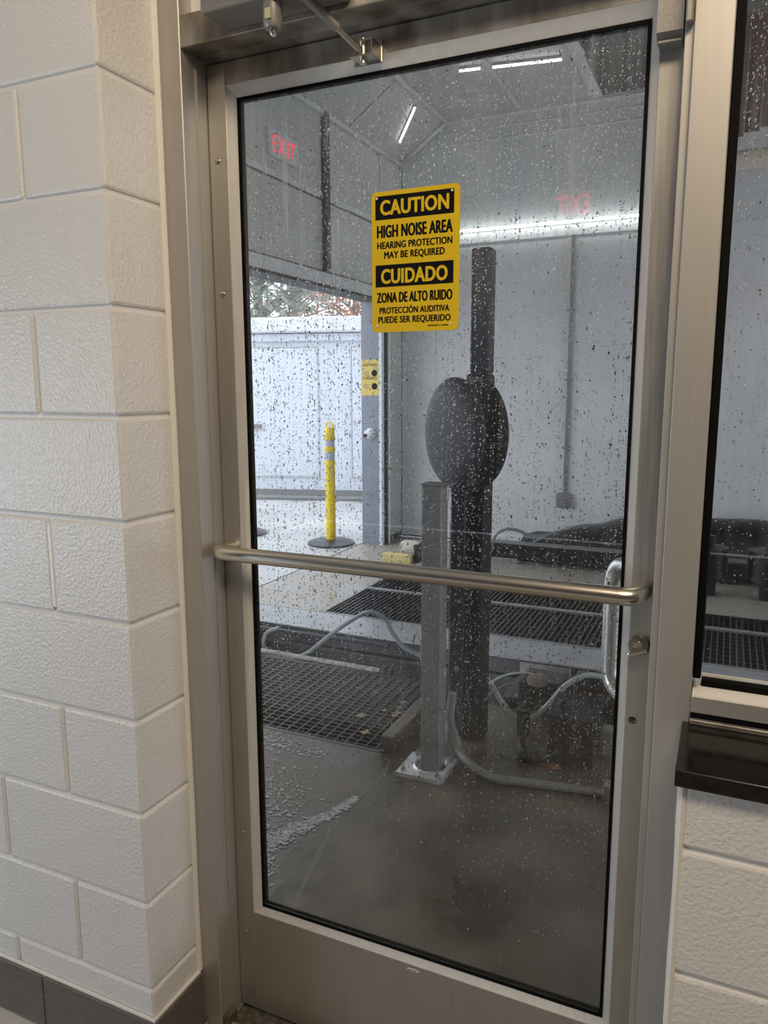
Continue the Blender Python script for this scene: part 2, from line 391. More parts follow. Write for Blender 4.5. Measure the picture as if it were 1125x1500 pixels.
# ------------------------------------------------------------------ door frame
fr = empty('trim_1', (0.44, YJ, FZ), 'anodised aluminium frame around the glass door', kind='structure')
MB().box((-0.056, YJ, FZ), (-0.004, 0.05, 2.9), 0.0015).build('jamb', alu_frame, fr)
MB().box((-0.004, -0.030, FZ), (-0.0005, 0.05, 2.078)).build('jamb_stop', alu_frame, fr)
MB().box((0.902, YJ, FZ), (0.956, 0.05, 2.9), 0.0015).build('jamb', alu_frame, fr)
MB().box((0.8895, YJ+0.010, FZ), (0.902, 0.05, 2.078), 0.001).build('jamb_stop', alu_frame, fr)
MB().box((-0.0035, YJ, 2.078), (0.9015, 0.05, 2.134), 0.0015).build('header', alu_dirty, fr)
MB().box((-0.0035, -0.028, 2.0735), (0.8890, 0.05, 2.0778)).build('header_stop', alu_dirty, fr)
MB().box((-0.0035, -0.035, 2.136), (0.012, 0.03, 2.88)).box((0.018, -0.028, 2.136), (0.024, 0.03, 2.88)).build('transom_bead', alu_bead, fr)
MB().box((0.026, -0.01, 2.136), (0.9015, -0.004, 2.88)).build('transom_pane', pit_m, fr, 'dark transom pane above the header')
MB().box((-0.003, YJ+0.004, FZ), (0.01, -0.03, -0.004), 0.002).build('corner_dirt', grime, fr)

# ------------------------------------------------------------------ the door
door = empty('door_1', (0.0, 0.02, FZ), 'glazed aluminium door with a push bar', kind='structure')
DT, DB, DR = 2.071, -0.020, 0.887
G0, G1, GZ0, GZ1 = 0.0683, 0.8294, 0.2542, 2.0012      # visible glass
B = 0.020                                               # bead width
gx0, gx1, gz0, gz1 = G0-0.006, G1+0.006, GZ0-0.006, GZ1+0.006
bx0, bx1, bz0, bz1 = gx0-B+0.002, gx1+0.014, gz0-0.013, gz1+0.022
MB().box((0.001, 0, DB), (bx0, 0.044, DT), 0.001).build('stile', alu, door)
MB().box((bx1, 0, DB), (DR, 0.044, DT), 0.001).build('stile', alu, door)
MB().box((bx0+0.0004, 0, bz1), (bx1-0.0004, 0.044, DT), 0.0006).build('top_rail', alu_dirty, door)
MB().box((bx0+0.0004, 0, DB), (bx1-0.0004, 0.044, bz0), 0.0006).build('bottom_rail', alu, door)
def bead(p0, p1, p2, p3):
    # p0,p1 outer edge ends at the door face; p3,p2 inner edge ends, set back
    mb = MB()
    yo, yi, yb = 0.0005, 0.013, 0.040
    q2_, q3_ = [(a[0]*.1+b[0]*.9, a[1]*.1+b[1]*.9) for a, b in ((p2, p1), (p3, p0))]
    v = [mb.bm.verts.new((p[0], y, p[1])) for p, y in ((p0, yo), (p1, yo), (p2, yi), (p3, yi), (p0, yo), (p1, yo), (p2, yi), (p3, yi), (p0, yb), (p1, yb), (q2_, yb), (q3_, yb))]
    for f in ((0,1,2,3), (4,5,6,7), (0,1,5,4), (3,2,6,7), (0,3,7,4), (1,2,6,5)): mb.bm.faces.new([v[i] for i in f])
    return mb.build('glazing_bead', alu_bead, door)
bead((bx0, bz0), (bx0, bz1), (gx0, gz1), (gx0, gz0))
bead((bx1, bz0), (bx1, bz1), (gx1, gz1), (gx1, gz0))
bead((bx0, bz0), (bx1, bz0), (gx1, gz0), (gx0, gz0))
bead((bx0, bz1), (bx1, bz1), (gx1, gz1), (gx0, gz1))
gk = MB()
for a, b in (((gx0, gz0), (G0, gz1)), ((G1, gz0), (gx1, gz1)), ((G0, gz0), (G1, GZ0)), ((G0, GZ1), (G1, gz1))):
    gk.box((a[0]+.0002, 0.011, a[1]+.0002), (b[0]-.0002, 0.0155, b[1]-.0002))
gk.build('gasket', gasket, door)
gk = MB()
for a, b in (((gx0, gz0), (G0+.001, gz1)), ((G1-.001, gz0), (gx1, gz1)), ((G0+.001, gz0), (G1-.001, GZ0+.001)), ((G0+.001, GZ1-.001), (G1-.001, gz1))):
    gk.box((a[0]+.0002, 0.0225, a[1]+.0002), (b[0]-.0002, 0.0265, b[1]-.0002))
gk.build('gasket', gasket, door)
GY = 0.016
MB().box((gx0+.001, GY, gz0+.001), (gx1-.001, GY+0.006, gz1-.001)).build('glass_pane', glass, door, 'streaky pane speckled with rain drops')

# push bar: a single tube bent back into the stiles at both ends
zb = 1.106; yb = -0.060
def bend(p0, pc, p1, n=7):
    p0, pc, p1 = Vector(p0), Vector(pc), Vector(p1)
    return [(1-t)**2*p0+2*t*(1-t)*pc+t*t*p1 for t in [i/n for i in range(n+1)]]
path = [(0.022, 0.0, zb-0.001)] + bend((0.022, -0.030, zb), (0.022, yb, zb), (0.052, yb, zb)) + [(0.3, yb, zb), (0.6, yb, zb-.001)] + bend((0.836, yb, zb-.002), (0.868, yb, zb-.002), (0.868, -0.028, zb-.002)) + [(0.868, 0.0, zb-.002)]
MB().tube(path, 0.0155, 24, ref=(0, 0, 1)).build('push_bar', steel_bar, door, 'brushed stainless tubular push bar')
# pull handle outside
yh = 0.100
path = [(0.850, 0.046, 1.125)] + bend((0.832, 0.075, 1.125), (0.808, yh, 1.125), (0.806, yh, 1.085)) + [(0.806, yh, 1.02)] + bend((0.806, yh, 0.925), (0.808, yh, 0.885), (0.832, 0.075, 0.880)) + [(0.850, 0.046, 0.880)]
MB().tube(path, 0.0155, 20).build('pull_handle', steel_pull, door, 'satin tubular pull handle on the far side')
# thumb turn
lk = MB().lathe([(0.0175, 0), (0.0185, 0.004), (0.0165, 0.010), (0.010, 0.011)], (0.867, 0.0, 1.006), (0, -1, 0), 32).build('lock_cylinder', lock_m, door, 'round steel lock cylinder')
MB().lathe([(0.0085, 0), (0.008, 0.006), (0.0, 0.0065)], (0.866, -0.010, 1.007), (0, -1, 0), 16).box((0.851, -0.030, 0.9965), (0.883, -0.011, 1.0025), 0.0020, 2, rot=Matrix.Rotation(-0.35, 4, 'Y')).build('thumb_turn', steel_bar, lk)
MB().lathe([(0.0065, -0.001), (0.0065, 0.0012), (0.0045, 0.0018), (0.003, 0.0006), (0, 0.0006)], (0.862, 0, 0.866), (0, -1, 0), 14).build('set_screw', dark_screw, door)
for z in (1.892, 1.635, 0.430, 0.176):
    MB().lathe([(0.0062, 0), (0.0058, 0.0018), (0.0035, 0.0034), (0, 0.0038)], (0.0205, 0, z), (0, -1, 0), 14).build('hinge_rivet', screw_m, door)
# maker's tag, writing too worn to read
tg = MB().lathe([(0.0135, 0), (0.0135, 0.0004), (0, 0.0004)], (0.4475, 0.0, 0.2235), (0, -1, 0), 20).build('maker_tag', alu_bead, door, 'small oval tag, print worn off')
for v in tg.data.vertices: v.co.z = 0.2235+(v.co.z-0.2235)*0.28
tk = MB()
rg = random.Random(4)
for i in range(11):
    x = 0.4375+i*0.0017
    tk.box((x, -0.0009, 0.2222+rg.uniform(-.0004, .0004)), (x+0.0011, -0.0003, 0.2246+rg.uniform(-.0008, .0004)))
tk.build('worn_print', black_ink, tg)

# ------------------------------------------------------------------ warning sign on the glass
sg = empty('warning_sign', (0.439, GY, 1.548), 'yellow and black high-noise caution sign mounted on the door glass', 'sign')
SX0, SX1, SZ0, SZ1 = 0.3535, 0.5255, 1.5485, 1.8010; SW, SH = SX1-SX0, SZ1-SZ0; SY = GY-0.0030
def rrect(x0, x1, z0, z1, r, y, n=6):
    p = []
    for cx, cz, a in ((x1-r, z1-r, 0), (x0+r, z1-r, 90), (x0+r, z0+r, 180), (x1-r, z0+r, 270)):
        for i in range(n+1):
            t = math.radians(a+90*i/n); p.append((cx+r*math.cos(t), y, cz+r*math.sin(t)))
    return p
MB().prism(rrect(SX0, SX1, SZ0, SZ1, 0.009, SY), (0, 0.0028, 0)).build('sign_board', yellow, sg)
def sz(f): return SZ1-f*SH
for a, b in ((0.032, 0.196), (0.516, 0.672)):
    MB().box((SX0+0.045*SW, SY-0.0006, sz(b)), (SX0+0.940*SW, SY+0.0005, sz(a))).build('header_band', black_ink, sg)
sx = SX0+0.495*SW
for s, zf0, zf1, wf, m_, fat, dy in (
    ('CAUTION', 0.060, 0.163, 0.775, yellow, 0.016, -0.0010),
    ('HIGH NOISE AREA', 0.232, 0.322, 0.855, black_ink, 0.0, -0.0004),
    ('HEARING PROTECTION', 0.350, 0.400, 0.855, black_ink, 0.0, -0.0004),
    ('MAY BE REQUIRED', 0.420, 0.470, 0.690, black_ink, 0.0, -0.0004),
    ('CUIDADO', 0.543, 0.647, 0.760, yellow, 0.016, -0.0010),
    ('ZONA DE ALTO RUIDO', 0.710, 0.784, 0.865, black_ink, 0.0, -0.0004),
    ('PROTECCIÓN AUDITIVA', 0.818, 0.864, 0.805, black_ink, 0.0, -0.0004),
    ('PUEDE SER REQUERIDO', 0.884, 0.932, 0.835, black_ink, 0.0, -0.0004)):
    text_mesh('lettering', s, (sx, SY+dy, sz(zf1)), wf*SW, (zf1-zf0)*SH, m_, sg, fat, bold=(0.030 if m_ is yellow else 0.046)*(zf1-zf0)*SH)
tk = MB()
for i in range(22):
    if i in (11, 13): continue
    x = SX0+0.66*SW+i*0.0018
    tk.box((x, SY-0.0005, sz(0.967)), (x+0.0012, SY+0.0001, sz(0.958)+rg.uniform(-.0004, .0003)))
tk.build('fine_print', black_ink, sg)
for x, z in ((0.062, 0.045), (0.918, 0.045), (0.062, 0.955), (0.918, 0.955)):
    MB().lathe([(0.0024, 0), (0.0021, 0.001), (0, 0.0014)], (SX0+x*SW, SY-0.0004, sz(z)), (0, -1, 0), 12).build('sign_rivet', white_dot, sg)

# ------------------------------------------------------------------ door closer
dc = empty('door_closer', (0.23, YJ, 2.086), 'grey overhead door closer box with a rod arm to the door', 'door closer')
MB().box((0.102, -0.150, 2.086), (0.360, YJ-0.0005, 2.150), 0.006, 3).build('closer_body', closer_paint, dc)
MB().lathe([(0.0, -0.036), (0.0135, -0.034), (0.0165, -0.027), (0.0168, 0.03), (0.0168, 0.034)], (0.236, -0.126, 2.080), (0, 0, 1), 24).build('spindle_cap', closer_paint, dc)
MB().lathe([(0.0045, -0.044), (0.0058, -0.042), (0.006, -0.034), (0.0, -0.034)], (0.236, -0.126, 2.080), (0, 0, 1), 14).build('spindle_screw', screw_m, dc)
MB().box((0.2315, -0.1446, 2.056), (0.2425, -0.1425, 2.072)).build('spindle_label', sticker, dc, 'faded yellow-green label')
p0, p1 = Vector((0.358, -0.036, 2.024)), Vector((0.268, -0.158, 2.116))
d = p1-p0
MB().tube([p0, p0+d*0.52], 0.0052, 16).build('arm_rod', screw_m, dc)
MB().tube([p0+d*0.30, p0+d*0.80], 0.0078, 16).build('arm_tube', closer_paint, dc)
MB().tube([p0+d*0.76, p0+d*0.84, p0+d*0.98], [0.0105, 0.0115, 0.010], 16).build('arm_joint', screw_m, dc)
MB().tube([p1, (0.30, -0.17, 2.128), (0.335, -0.135, 2.118)], 0.010, 12).build('main_arm', closer_paint, dc)
MB().lathe([(0.012, 0), (0.012, 0.046), (0.0, 0.046)], (0.335, -0.130, 2.086-0.002), (0, 0, 1), 16).build('pivot', screw_m, dc)
bk = MB()
bk.box((0.328, -0.0035, 2.014), (0.384, 0.0, 2.052), 0.001)
bk.box((0.338, -0.042, 2.014), (0.382, -0.003, 2.0175), 0.001)
bk.box((0.338, -0.042, 2.038), (0.382, -0.003, 2.0415), 0.001)
bk.box((0.379, -0.042, 2.017), (0.382, -0.003, 2.039))
bk.build('foot_bracket', screw_m, dc, 'pressed steel bracket on the door top rail')
MB().lathe([(0.0065, -0.006), (0.0065, 0.034), (0, 0.036)], (0.358, -0.028, 2.012), (0, 0, 1), 14).build('bracket_pin', screw_m, dc)

# grey housing hanging at the top right of the door
hs = empty('latch_housing', (0.868, -0.02, 1.97), 'grey rounded metal latch housing at the top right of the door', 'latch')
MB().prism([(0.8475, -0.0345, 1.966), (0.8475, -0.0345, 2.30), (0.8475, -0.0008, 2.30), (0.8475, -0.0008, 1.958), (0.8475, -0.018, 1.956)], (0.0375, 0, 0)).build('housing', closer_paint, hs)
MB().box((0.8490, -0.030, 1.952), (0.8835, -0.001, 1.9565), 0.001).build('housing_lip', closer_paint, hs)
for o in list(C.objects):
    if o.name == 'housing':
        for v in o.data.vertices: v.co.z = min(v.co.z, 2.0705)
ks = MB().box((0.8905, YJ-0.008, 1.955), (0.9005, YJ+0.0095, 2.074), 0.002).build('keeper_block', closer_paint, None, 'narrow grey keeper on the frame beside the latch housing')
tag(ks, None, 'latch')

# ------------------------------------------------------------------ right window
wn = empty('window_1', (1.5, YJ, 0.93), 'fixed window right of the door with a black gasket', kind='structure')
MB().box((0.9565, YJ+0.004, 0.985), (0.9685, 0.0, 2.9), 0.001).build('gasket', gasket, wn)
MB().box((0.9565, YJ, 0.928), (2.2, 0.02, 0.956), 0.0012).build('window_rail', alu_frame, wn, 'aluminium bottom rail')
MB().prism([(0.9575, YJ+0.0005, 0.9562), (0.9575, -0.045, 0.9640), (0.9575, 0.0, 0.9640), (0.9575, 0.0, 0.9562)], (1.24, 0, 0)).build('rail_bead', alu_bead, wn)
MB().box((0.9695, -0.046, 0.9645), (2.2, -0.030, 0.9760), 0.001).build('rubber_seal', gasket, wn, 'perished black seal along the glass')
MB().box((0.9695, -0.026, 0.9645), (2.2, -0.020, 2.9)).build('glass_pane', glass_w, wn, 'streaky pane with rain drops')
MB().box((0.9695, -0.0295, 0.9765), (2.2, -0.0265, 0.981)).build('dried_residue', caulk, wn)
sl = MB().box((0.946, YW-0.018, 0.886), (2.3, YJ-0.0005, 0.9115), 0.0012).build('window_sill', granite, None, 'polished black granite window sill above the white blocks')
tag(sl, None, 'window sill')
MB().box((0.9575, YJ+0.0005, 0.9120), (2.2, 0.0, 0.9275)).build('sill_joint', gasket, wn)
MB().box((0.957, YJ-0.010, 0.9118), (2.2, YJ-0.0005, 0.9200), 0.001).build('rail_foot', alu_dirty, wn)

# ------------------------------------------------------------------ room exit sign (seen mirrored in the glass)
ex = empty('exit_sign', (-0.25, -5.0, 2.80), 'lit red exit sign in the room, reflected in the door glass', 'sign')
MB().box((-0.42, -5.04, 2.78), (-0.10, -5.00, 2.98), 0.004).build('sign_housing', sign_white, ex)
MB().box((-0.27, -5.03, 2.98), (-0.25, -5.01, 3.20)).build('hanger', sign_white, ex)
text_mesh('lettering', 'EXIT', (-0.26, -4.998, 2.805), 0.26, 0.15, exit_red_room, ex, 0.02, flip=True)

# ================================================================== wash tunnel outside the door
XE = -1.95; YF = 5.55; ZC = 3.80
# floors: a slab with a pit cut along the conveyor
g = MB()
g.box((-2.15, 0.05, -0.30), (7.0, 1.30, FZ))
g.box((-0.215, 1.30, -0.30), (7.0, 1.95, FZ))
slab = g.build('tunnel_floor', concrete, None, 'stained wet concrete floor just outside the door', kind='structure')
MB().box((-2.15, 2.93, -0.30), (-1.40, YF, FZ)).box((-1.40, 3.92, -0.30), (7.0, YF, FZ)).build('tunnel_slab', concrete_dry, None, 'tan concrete slab inside the tunnel entry', kind='structure')
og = MB().box((-40, -3, -0.30), (-2.165, 40, FZ)).build('ground', concrete_out, None, 'pale wet concrete apron outside the tunnel', kind='structure')
MB().box((-2.165, 0.05, -0.30), (-2.15, YF, FZ-0.006)).build('slab_joint', crackm, og, 'dark expansion joint across the entry')
MB().box((-40, 2.4, FZ-0.002), (-2.9, 2.4+0.012, FZ+0.0005)).build('slab_joint', crackm, og)
pit = MB().box((-2.15, 1.30, -0.80), (7.0, 2.93, -0.75)).box((-2.15, 2.74, -0.75), (7.0, 2.93, -0.16)).box((-2.15, 1.30, -0.75), (-2.10, 2.74, -0.30))
pit.build('conveyor_pit', pit_m, None, 'black pit below the conveyor', kind='structure')
# cracks, lime scale and the sealed joint in the slab
def ribbon(name, pts, w, z, m, parent, label=None, seed=1, jag=0.35):
    rg = random.Random(seed); mb = MB(); P = smooth_path([(x, y, z) for x, y in pts], 10); prev = None
    for i, p in enumerate(P):
        t = (P[min(i+1, len(P)-1)]-P[max(i-1, 0)]).normalized(); n = Vector((-t.y, t.x, 0))
        ww = w(i/(len(P)-1)) if callable(w) else w
        a = mb.bm.verts.new(p+n*ww*(1+rg.uniform(-jag, jag))); b = mb.bm.verts.new(p-n*ww*(1+rg.uniform(-jag, jag)))
        if prev: mb.bm.faces.new([prev[0], a, b, prev[1]])
        prev = (a, b)
    return mb.build(name, m, parent, label)
ribbon('floor_joint', [(-0.17, 1.27), (-0.148, 1.143), (-0.154, 1.004), (-0.17, 0.86), (-0.13, 0.62), (-0.09, 0.45), (-0.05, 0.30)], 0.008, FZ+0.0008, crackm, slab, 'dark ragged joint', 2, 0.6)
def flakes(pts, spread, n, seed):
    rg = random.Random(seed); mb = MB(); P = smooth_path([(x, y, FZ+0.0016) for x, y in pts], 10)
    for i in range(n):
        t = rg.random(); k_ = t*(len(P)-1); c = P[int(k_)].lerp(P[min(int(k_)+1, len(P)-1)], k_ % 1)
        w = spread(t); c = c+Vector((rg.gauss(0, w), rg.gauss(0, w), rg.random()*.0015)); r = 0.002+0.006*rg.random()**2
        a0 = rg.random()*6; nn_ = rg.choice((5, 6, 7))
        mb.bm.faces.new([mb.bm.verts.new(c+Vector((math.cos(a0+2*PI*q_/nn_), math.sin(a0+2*PI*q_/nn_), 0))*r*rg.uniform(.5, 1.3)) for q_ in range(nn_)])
    return mb.build('lime_scale', stain, slab, 'white lime scale flakes', kind='stuff')
flakes([(-0.165, 0.95), (-0.20, 0.82), (-0.26, 0.70), (-0.30, 0.58), (-0.28, 0.47), (-0.24, 0.34)], lambda t: 0.007+0.028*t, 1900, 3)
flakes([(-0.80, 1.24), (-0.66, 1.20), (-0.45, 1.20)], lambda t: 0.035, 400, 5)
flakes([(-0.50, 1.0), (-0.42, 0.8), (-0.36, 0.6)], lambda t: 0.07, 500, 6)

# sump grate
gr = empty('floor_grate', (-1.2, 1.62, FZ), 'dark steel walkway grate over the pit outside the door', 'grate')
b = MB()
for i in range(39): b.box((-2.09+0.048*i, 1.325, FZ-0.022), (-2.09+0.048*i+0.006, 2.07, FZ))
b.build('bearing_bars', grate_m, gr, kind='stuff')
b = MB()
for i in range(22): b.box((-2.09, 1.335+0.0345*i, FZ-0.010), (-0.245, 1.340+0.0345*i, FZ-0.0005))
b.build('cross_bars', grate_m, gr, kind='stuff')
MB().box((-2.10, 1.302, FZ-0.03), (-0.232, 1.322, FZ+0.001)).box((-2.10, 2.072, FZ-0.03), (-0.232, 2.082, FZ+0.001)).box((-0.242, 1.322, FZ-0.03), (-0.232, 2.072, FZ+0.001)).build('grate_frame', grate_m, gr)
cb = MB().box((-0.228, 1.305, -0.30), (-0.172, 1.95, 0.045), 0.006, 2).build('pit_curb', concrete, None, 'low concrete curb beside the walkway grate')
tag(cb, None, 'curb')
rl = random.Random(8)
for i in range(7):
    x = -0.30-rl.random()*0.16; y = 1.36+rl.random()*0.45; a = rl.random()*6
    mb = MB(); r = 0.010+0.008*rl.random()
    pts = [(x+r*math.cos(a+t)*(1.6 if k % 2 else 0.8), y+r*math.sin(a+t)*(1.6 if k % 2 else .8), FZ+0.003+0.005*rl.random()) for k, t in enumerate([j*PI/4 for j in range(8)])]
    mb.prism(pts, (0, 0, 0.0015))
    tag(mb.build('dry_leaf', dried), 'dry brown leaf lying on the grate beside the curb', 'leaf', 'dry leaves on the grate')

# conveyor: front angle, face, wet bar deck
cv = empty('conveyor', (1.0, 3.3, -0.2), 'long black wash conveyor with a pale steel edge and barred deck', 'conveyor')
MB().box((-2.15, 2.61, FZ-0.012), (7.0, 2.925, FZ), 0.003).build('edge_plate', curbm, cv, 'pale wet steel edge plate')
MB().box((-2.15, 2.61, -0.135), (7.0, 2.64, FZ-0.0125)).build('side_channel', dark_steel, cv)
MB().box((-2.15, 2.66, -0.75), (7.0, 2.73, -0.1355)).build('side_panel', black_mach, cv)
MB().box((-2.14, 2.585, -0.152), (7.0, 2.655, -0.1365)).build('flange', dark_steel, cv)
MB().box((-1.395, 2.932, -0.12), (7.0, 3.915, -0.10)).build('deck_tray', pit_m, cv)
b = MB()
x = -1.38
while x < 3.4:
    b.box((x, 2.945, -0.075), (x+0.008, 3.60, FZ-0.004)); b.box((x, 3.64, -0.075), (x+0.008, 3.905, FZ-0.004)); x += 0.034
b.build('deck_bars', deck_m, cv, kind='stuff')
b = MB()
for i in range(9): b.box((-1.385, 2.99+0.075*i, -0.07), (7.0, 2.996+0.075*i, FZ-0.010))
b.build('deck_cross_rods', deck_m, cv, kind='stuff')
MB().box((-1.395, 3.602, -0.10), (7.0, 3.636, FZ+0.004), 0.002).build('guide_strip', curbm, cv)
MB().box((-1.395, 2.928, -0.12), (7.0, 2.942, FZ+0.003)).build('deck_edge', curbm, cv)
MB().box((-1.395, 3.907, -0.12), (7.0, 3.918, FZ+0.003)).box((-1.398, 2.93, -0.12), (-1.388, 3.918, FZ+0.002)).build('deck_edge', dark_steel, cv)
MB().box((0.02, 2.595, -0.105), (0.30, 2.608, -0.045), 0.003).build('cover_plate', galv, cv, 'short galvanised cover plate')

def hose(name, pts, r, m, label, cat='hose', group=None, n=10, k=8):
    o = MB().tube(smooth_path(pts, k), r, n).build(name, m, None, label)
    return tag(o, None, cat, group)
hose('steel_rail', [(-2.1, 2.50, -0.036), (-1.54, 2.50, -0.034), (-0.725, 2.50, -0.030)], 0.011, dark_steel, 'thin dark rail along the conveyor side, upper of two', 'rail')
rp = empty('lower_pipe', (-1.1, 2.40, -0.14), 'pale scaled pipe along the conveyor side, lower of two', 'pipe')
MB().tube([(-2.1, 2.40, -0.138), (-0.70, 2.40, -0.147)], 0.014, 12).build('pipe', stain, rp)
MB().lathe([(0.028, 0), (0.028, 0.03), (0.016, 0.032), (0.016, 0.07), (0, 0.07)], (-0.73, 2.40, -0.146), (1, 0, 0), 14).build('end_fitting', dark_steel, rp)
MB().box((-0.76, 2.36, -0.75), (-0.72, 2.44, -0.16)).build('pipe_support', black_mach, rp)
MB().box((-2.0, 2.36, -0.75), (-1.96, 2.44, -0.155)).build('pipe_support', black_mach, rp)
hose('looped_hose', [(-1.443, 2.46, -0.002), (-1.533, 2.45, -0.049), (-1.546, 2.44, -0.126), (-1.488, 2.43, -0.170), (-1.365, 2.43, -0.178), (-1.24, 2.43, -0.130), (-1.149, 2.43, -0.056), (-0.987, 2.44, 0.079), (-0.831, 2.45, 0.173), (-0.73, 2.46, 0.140), (-0.694, 2.46, 0.077), (-0.618, 2.45, 0.0), (-0.526, 2.45, -0.035), (-0.40, 2.45, -0.06)], 0.013, hose_d, 'long grey hose looping over the conveyor edge left of the post')
hose('thin_cable', [(-0.60, 2.56, -0.02), (-0.56, 2.50, 0.07), (-0.50, 2.44, 0.02), (-0.49, 2.42, -0.06), (-0.40, 2.42, -0.12)], 0.006, hose_d, 'thin dark cable hanging beside the post', 'cable')

# ------------------------------------------------------------------ galvanised post with base plate
gp = empty('steel_post', (0.0, 1.25, FZ), 'square galvanised steel post bolted to a pale base plate', 'post')
px0, px1, py0, py1 = -0.020, 0.056, 1.215, 1.291
MB().box((px0, py0, FZ+0.016), (px1, py1, 1.095), 0.004, 2).build('tube', galv, gp)
bp_ = MB()
hole = []
pl = [(-0.100, 1.160), (0.075, 1.160), (0.088, 1.170), (0.088, 1.345), (-0.088, 1.345), (-0.100, 1.335)]
bp_.prism([(x, y, FZ) for x, y in pl], (0, 0, 0.016))
bp_.build('base_plate', plate_m, gp, 'pale square base plate')
MB().lathe([(0.072, 0), (0.072, 0.006), (0.064, 0.011), (0.060, 0.006), (0.060, 0.0)], (0.010, 1.255, FZ+0.016), (0, 0, 1), 32).build('weld_ring', plate_m, gp)
for x, y in ((-0.078, 1.185), (0.062, 1.185), (0.066, 1.325), (-0.074, 1.325)):
    MB().lathe([(0.011, 0), (0.011, 0.008), (0.005, 0.0085), (0.005, 0.020), (0, 0.020)], (x, y, FZ+0.016), (0, 0, 1), 6).build('anchor_bolt', galv, gp)
MB().box((px0-0.004, py0-0.004, 1.0955), (px1+0.03, py1+0.004, 1.100)).build('cap_plate', galv, gp)
MB().box((px1+0.0005, 1.262, 1.03), (px1+0.0045, 1.291, 1.094), 0.001).build('hinge_leaf', plate_m, gp, 'pale bolted lug near the top')
MB().box((px1+0.0005, 1.255, 0.36), (px1+0.005, 1.280, 0.39), 0.001).build('hinge_leaf', plate_m, gp)
MB().prism([(px1+0.001, 1.262, 0.17), (px1+0.001, 1.290, 0.165), (px1+0.001, 1.290, 0.10), (px1+0.001, 1.286, 0.075)], (0.005, 0, 0)).build('hose_lug', plate_m, gp)

# grey liquid-tight conduit curling from the post to the right
hose('flexible_conduit', [(0.062, 1.35, 0.26), (0.055, 1.345, 0.15), (0.066, 1.38, 0.06), (0.095, 1.36, 0.012), (0.165, 1.30, -0.004), (0.255, 1.262, -0.011), (0.355, 1.275, -0.012), (0.502, 1.300, -0.012), (0.660, 1.325, -0.012), (0.9, 1.34, -0.012)], 0.0165, conduit_m, 'thick grey conduit curving from the post along the floor', 'conduit', n=14)
cl = MB().box((0.655, 1.300, FZ), (0.685, 1.352, 0.030), 0.003).build('conduit_clamp', galv, None, 'small galvanised clamp over the conduit end'); tag(cl, None, 'clamp')

# ------------------------------------------------------------------ mast and reel behind the post
ms = empty('brush_mast', (0.09, 1.60, FZ), 'tall black mast standing behind the galvanised post', 'mast')
MB().box((0.030, 1.545, FZ), (0.122, 1.66, 1.50), 0.018, 3).build('mast_body', black_rub, ms)
MB().box((-0.035, 1.58, FZ), (0.0285, 1.64, 1.12), 0.004, 2).build('mast_side_channel', navy, ms, 'lighter blue-grey side channel')
MB().box((0.038, 1.57, 1.4985), (0.118, 1.65, 1.975), 0.012, 3).build('mast_top', navy, ms)
MB().box((-0.037, 1.575, FZ), (-0.0355, 1.58, 0.9)).build('channel_lip', galv, ms)
MB().lathe([(0.012, 0), (0.012, 0.006), (0, 0.008)], (0.0, 1.5795, 0.27), (0, -1, 0), 12).build('channel_bolt', galv, ms)
an = math.radians(-130); ax = Vector((math.cos(an), math.sin(an), 0))
rc = Vector((0.045, 1.44, 1.272))
rel = empty('hose_reel', tuple(rc), 'large black drum-shaped reel mounted on the mast', 'reel')
MB().lathe([(0.0, 0.060), (0.05, 0.059), (0.14, 0.053), (0.200, 0.040), (0.212, 0.028), (0.212, 0.018), (0.0, 0.018)], rc, ax, 64).build('front_disc', navy, rel, 'domed blue-grey front disc')
MB().lathe([(0.19, 0.0178), (0.12, 0.0), (0.12, -0.05), (0.20, -0.07)], rc, ax, 48).build('drum', black_rub, rel)
MB().lathe([(0.12, -0.045), (0.17, -0.046), (0.212, -0.060), (0.216, -0.072), (0.212, -0.082), (0.0, -0.082)], rc, ax, 64).build('rear_disc', black_rub, rel)
q = Vector((0, 0, 1)).rotation_difference(ax)
for i in range(5):
    a = i*2*PI/5+0.4
    p = [rc + q @ Vector((r_*math.cos(a), r_*math.sin(a), h)) for r_, h in ((0.205, 0.02), (0.21, -0.02), (0.205, -0.065))]
    MB().tube(p, 0.010, 8).build('tie_rod', black_rub, rel)
MB().tube([rc-ax*0.08, Vector((0.085, 1.56, 1.272))], 0.03, 16).build('axle', black_rub, rel)

# ------------------------------------------------------------------ machinery at the right
dm = empty('drive_motor', (0.36, 1.90, FZ), 'greasy black gearbox and motor beside the conveyor edge', 'motor')
MB().box((0.10, 1.95, -0.30), (0.95, 2.30, 0.020), 0.01, 2).build('machine_base', black_mach, dm)
MB().box((0.20, 1.84, 0.02), (0.40, 2.02, 0.16), 0.02, 3).build('gearbox', black_mach, dm)
MB().lathe([(0.045, 0), (0.048, 0.006), (0.030, 0.012), (0, 0.012)], (0.283, 1.86, 0.158), (0, -0.35, 1), 24).build('filler_cap', brass, dm, 'weathered oval cap')
mo = MB()
for i in range(14):
    mo.lathe([(0.078, 0), (0.078, 0.007), (0.070, 0.008), (0.070, 0.014)], (0.42+0.0155*i, 1.92, 0.10), (1, 0, 0), 20)
mo.build('motor_fins', black_mach, dm, kind='stuff')
MB().lathe([(0.070, -0.02), (0.070, 0.26), (0.05, 0.27), (0, 0.27)], (0.42, 1.92, 0.10), (1, 0, 0), 24).build('motor_case', black_mach, dm)
MB().box((0.45, 1.83, 0.16), (0.56, 1.90, 0.225), 0.008, 2).build('terminal_box', dark_steel, dm)
MB().tube([(0.262, 1.70, 0.09), (0.262, 1.70, -0.03)], 0.030, 16).tube([(0.262, 1.84, 0.07), (0.262, 1.70, 0.075)], 0.022, 12).build('coupling', black_mach, dm)
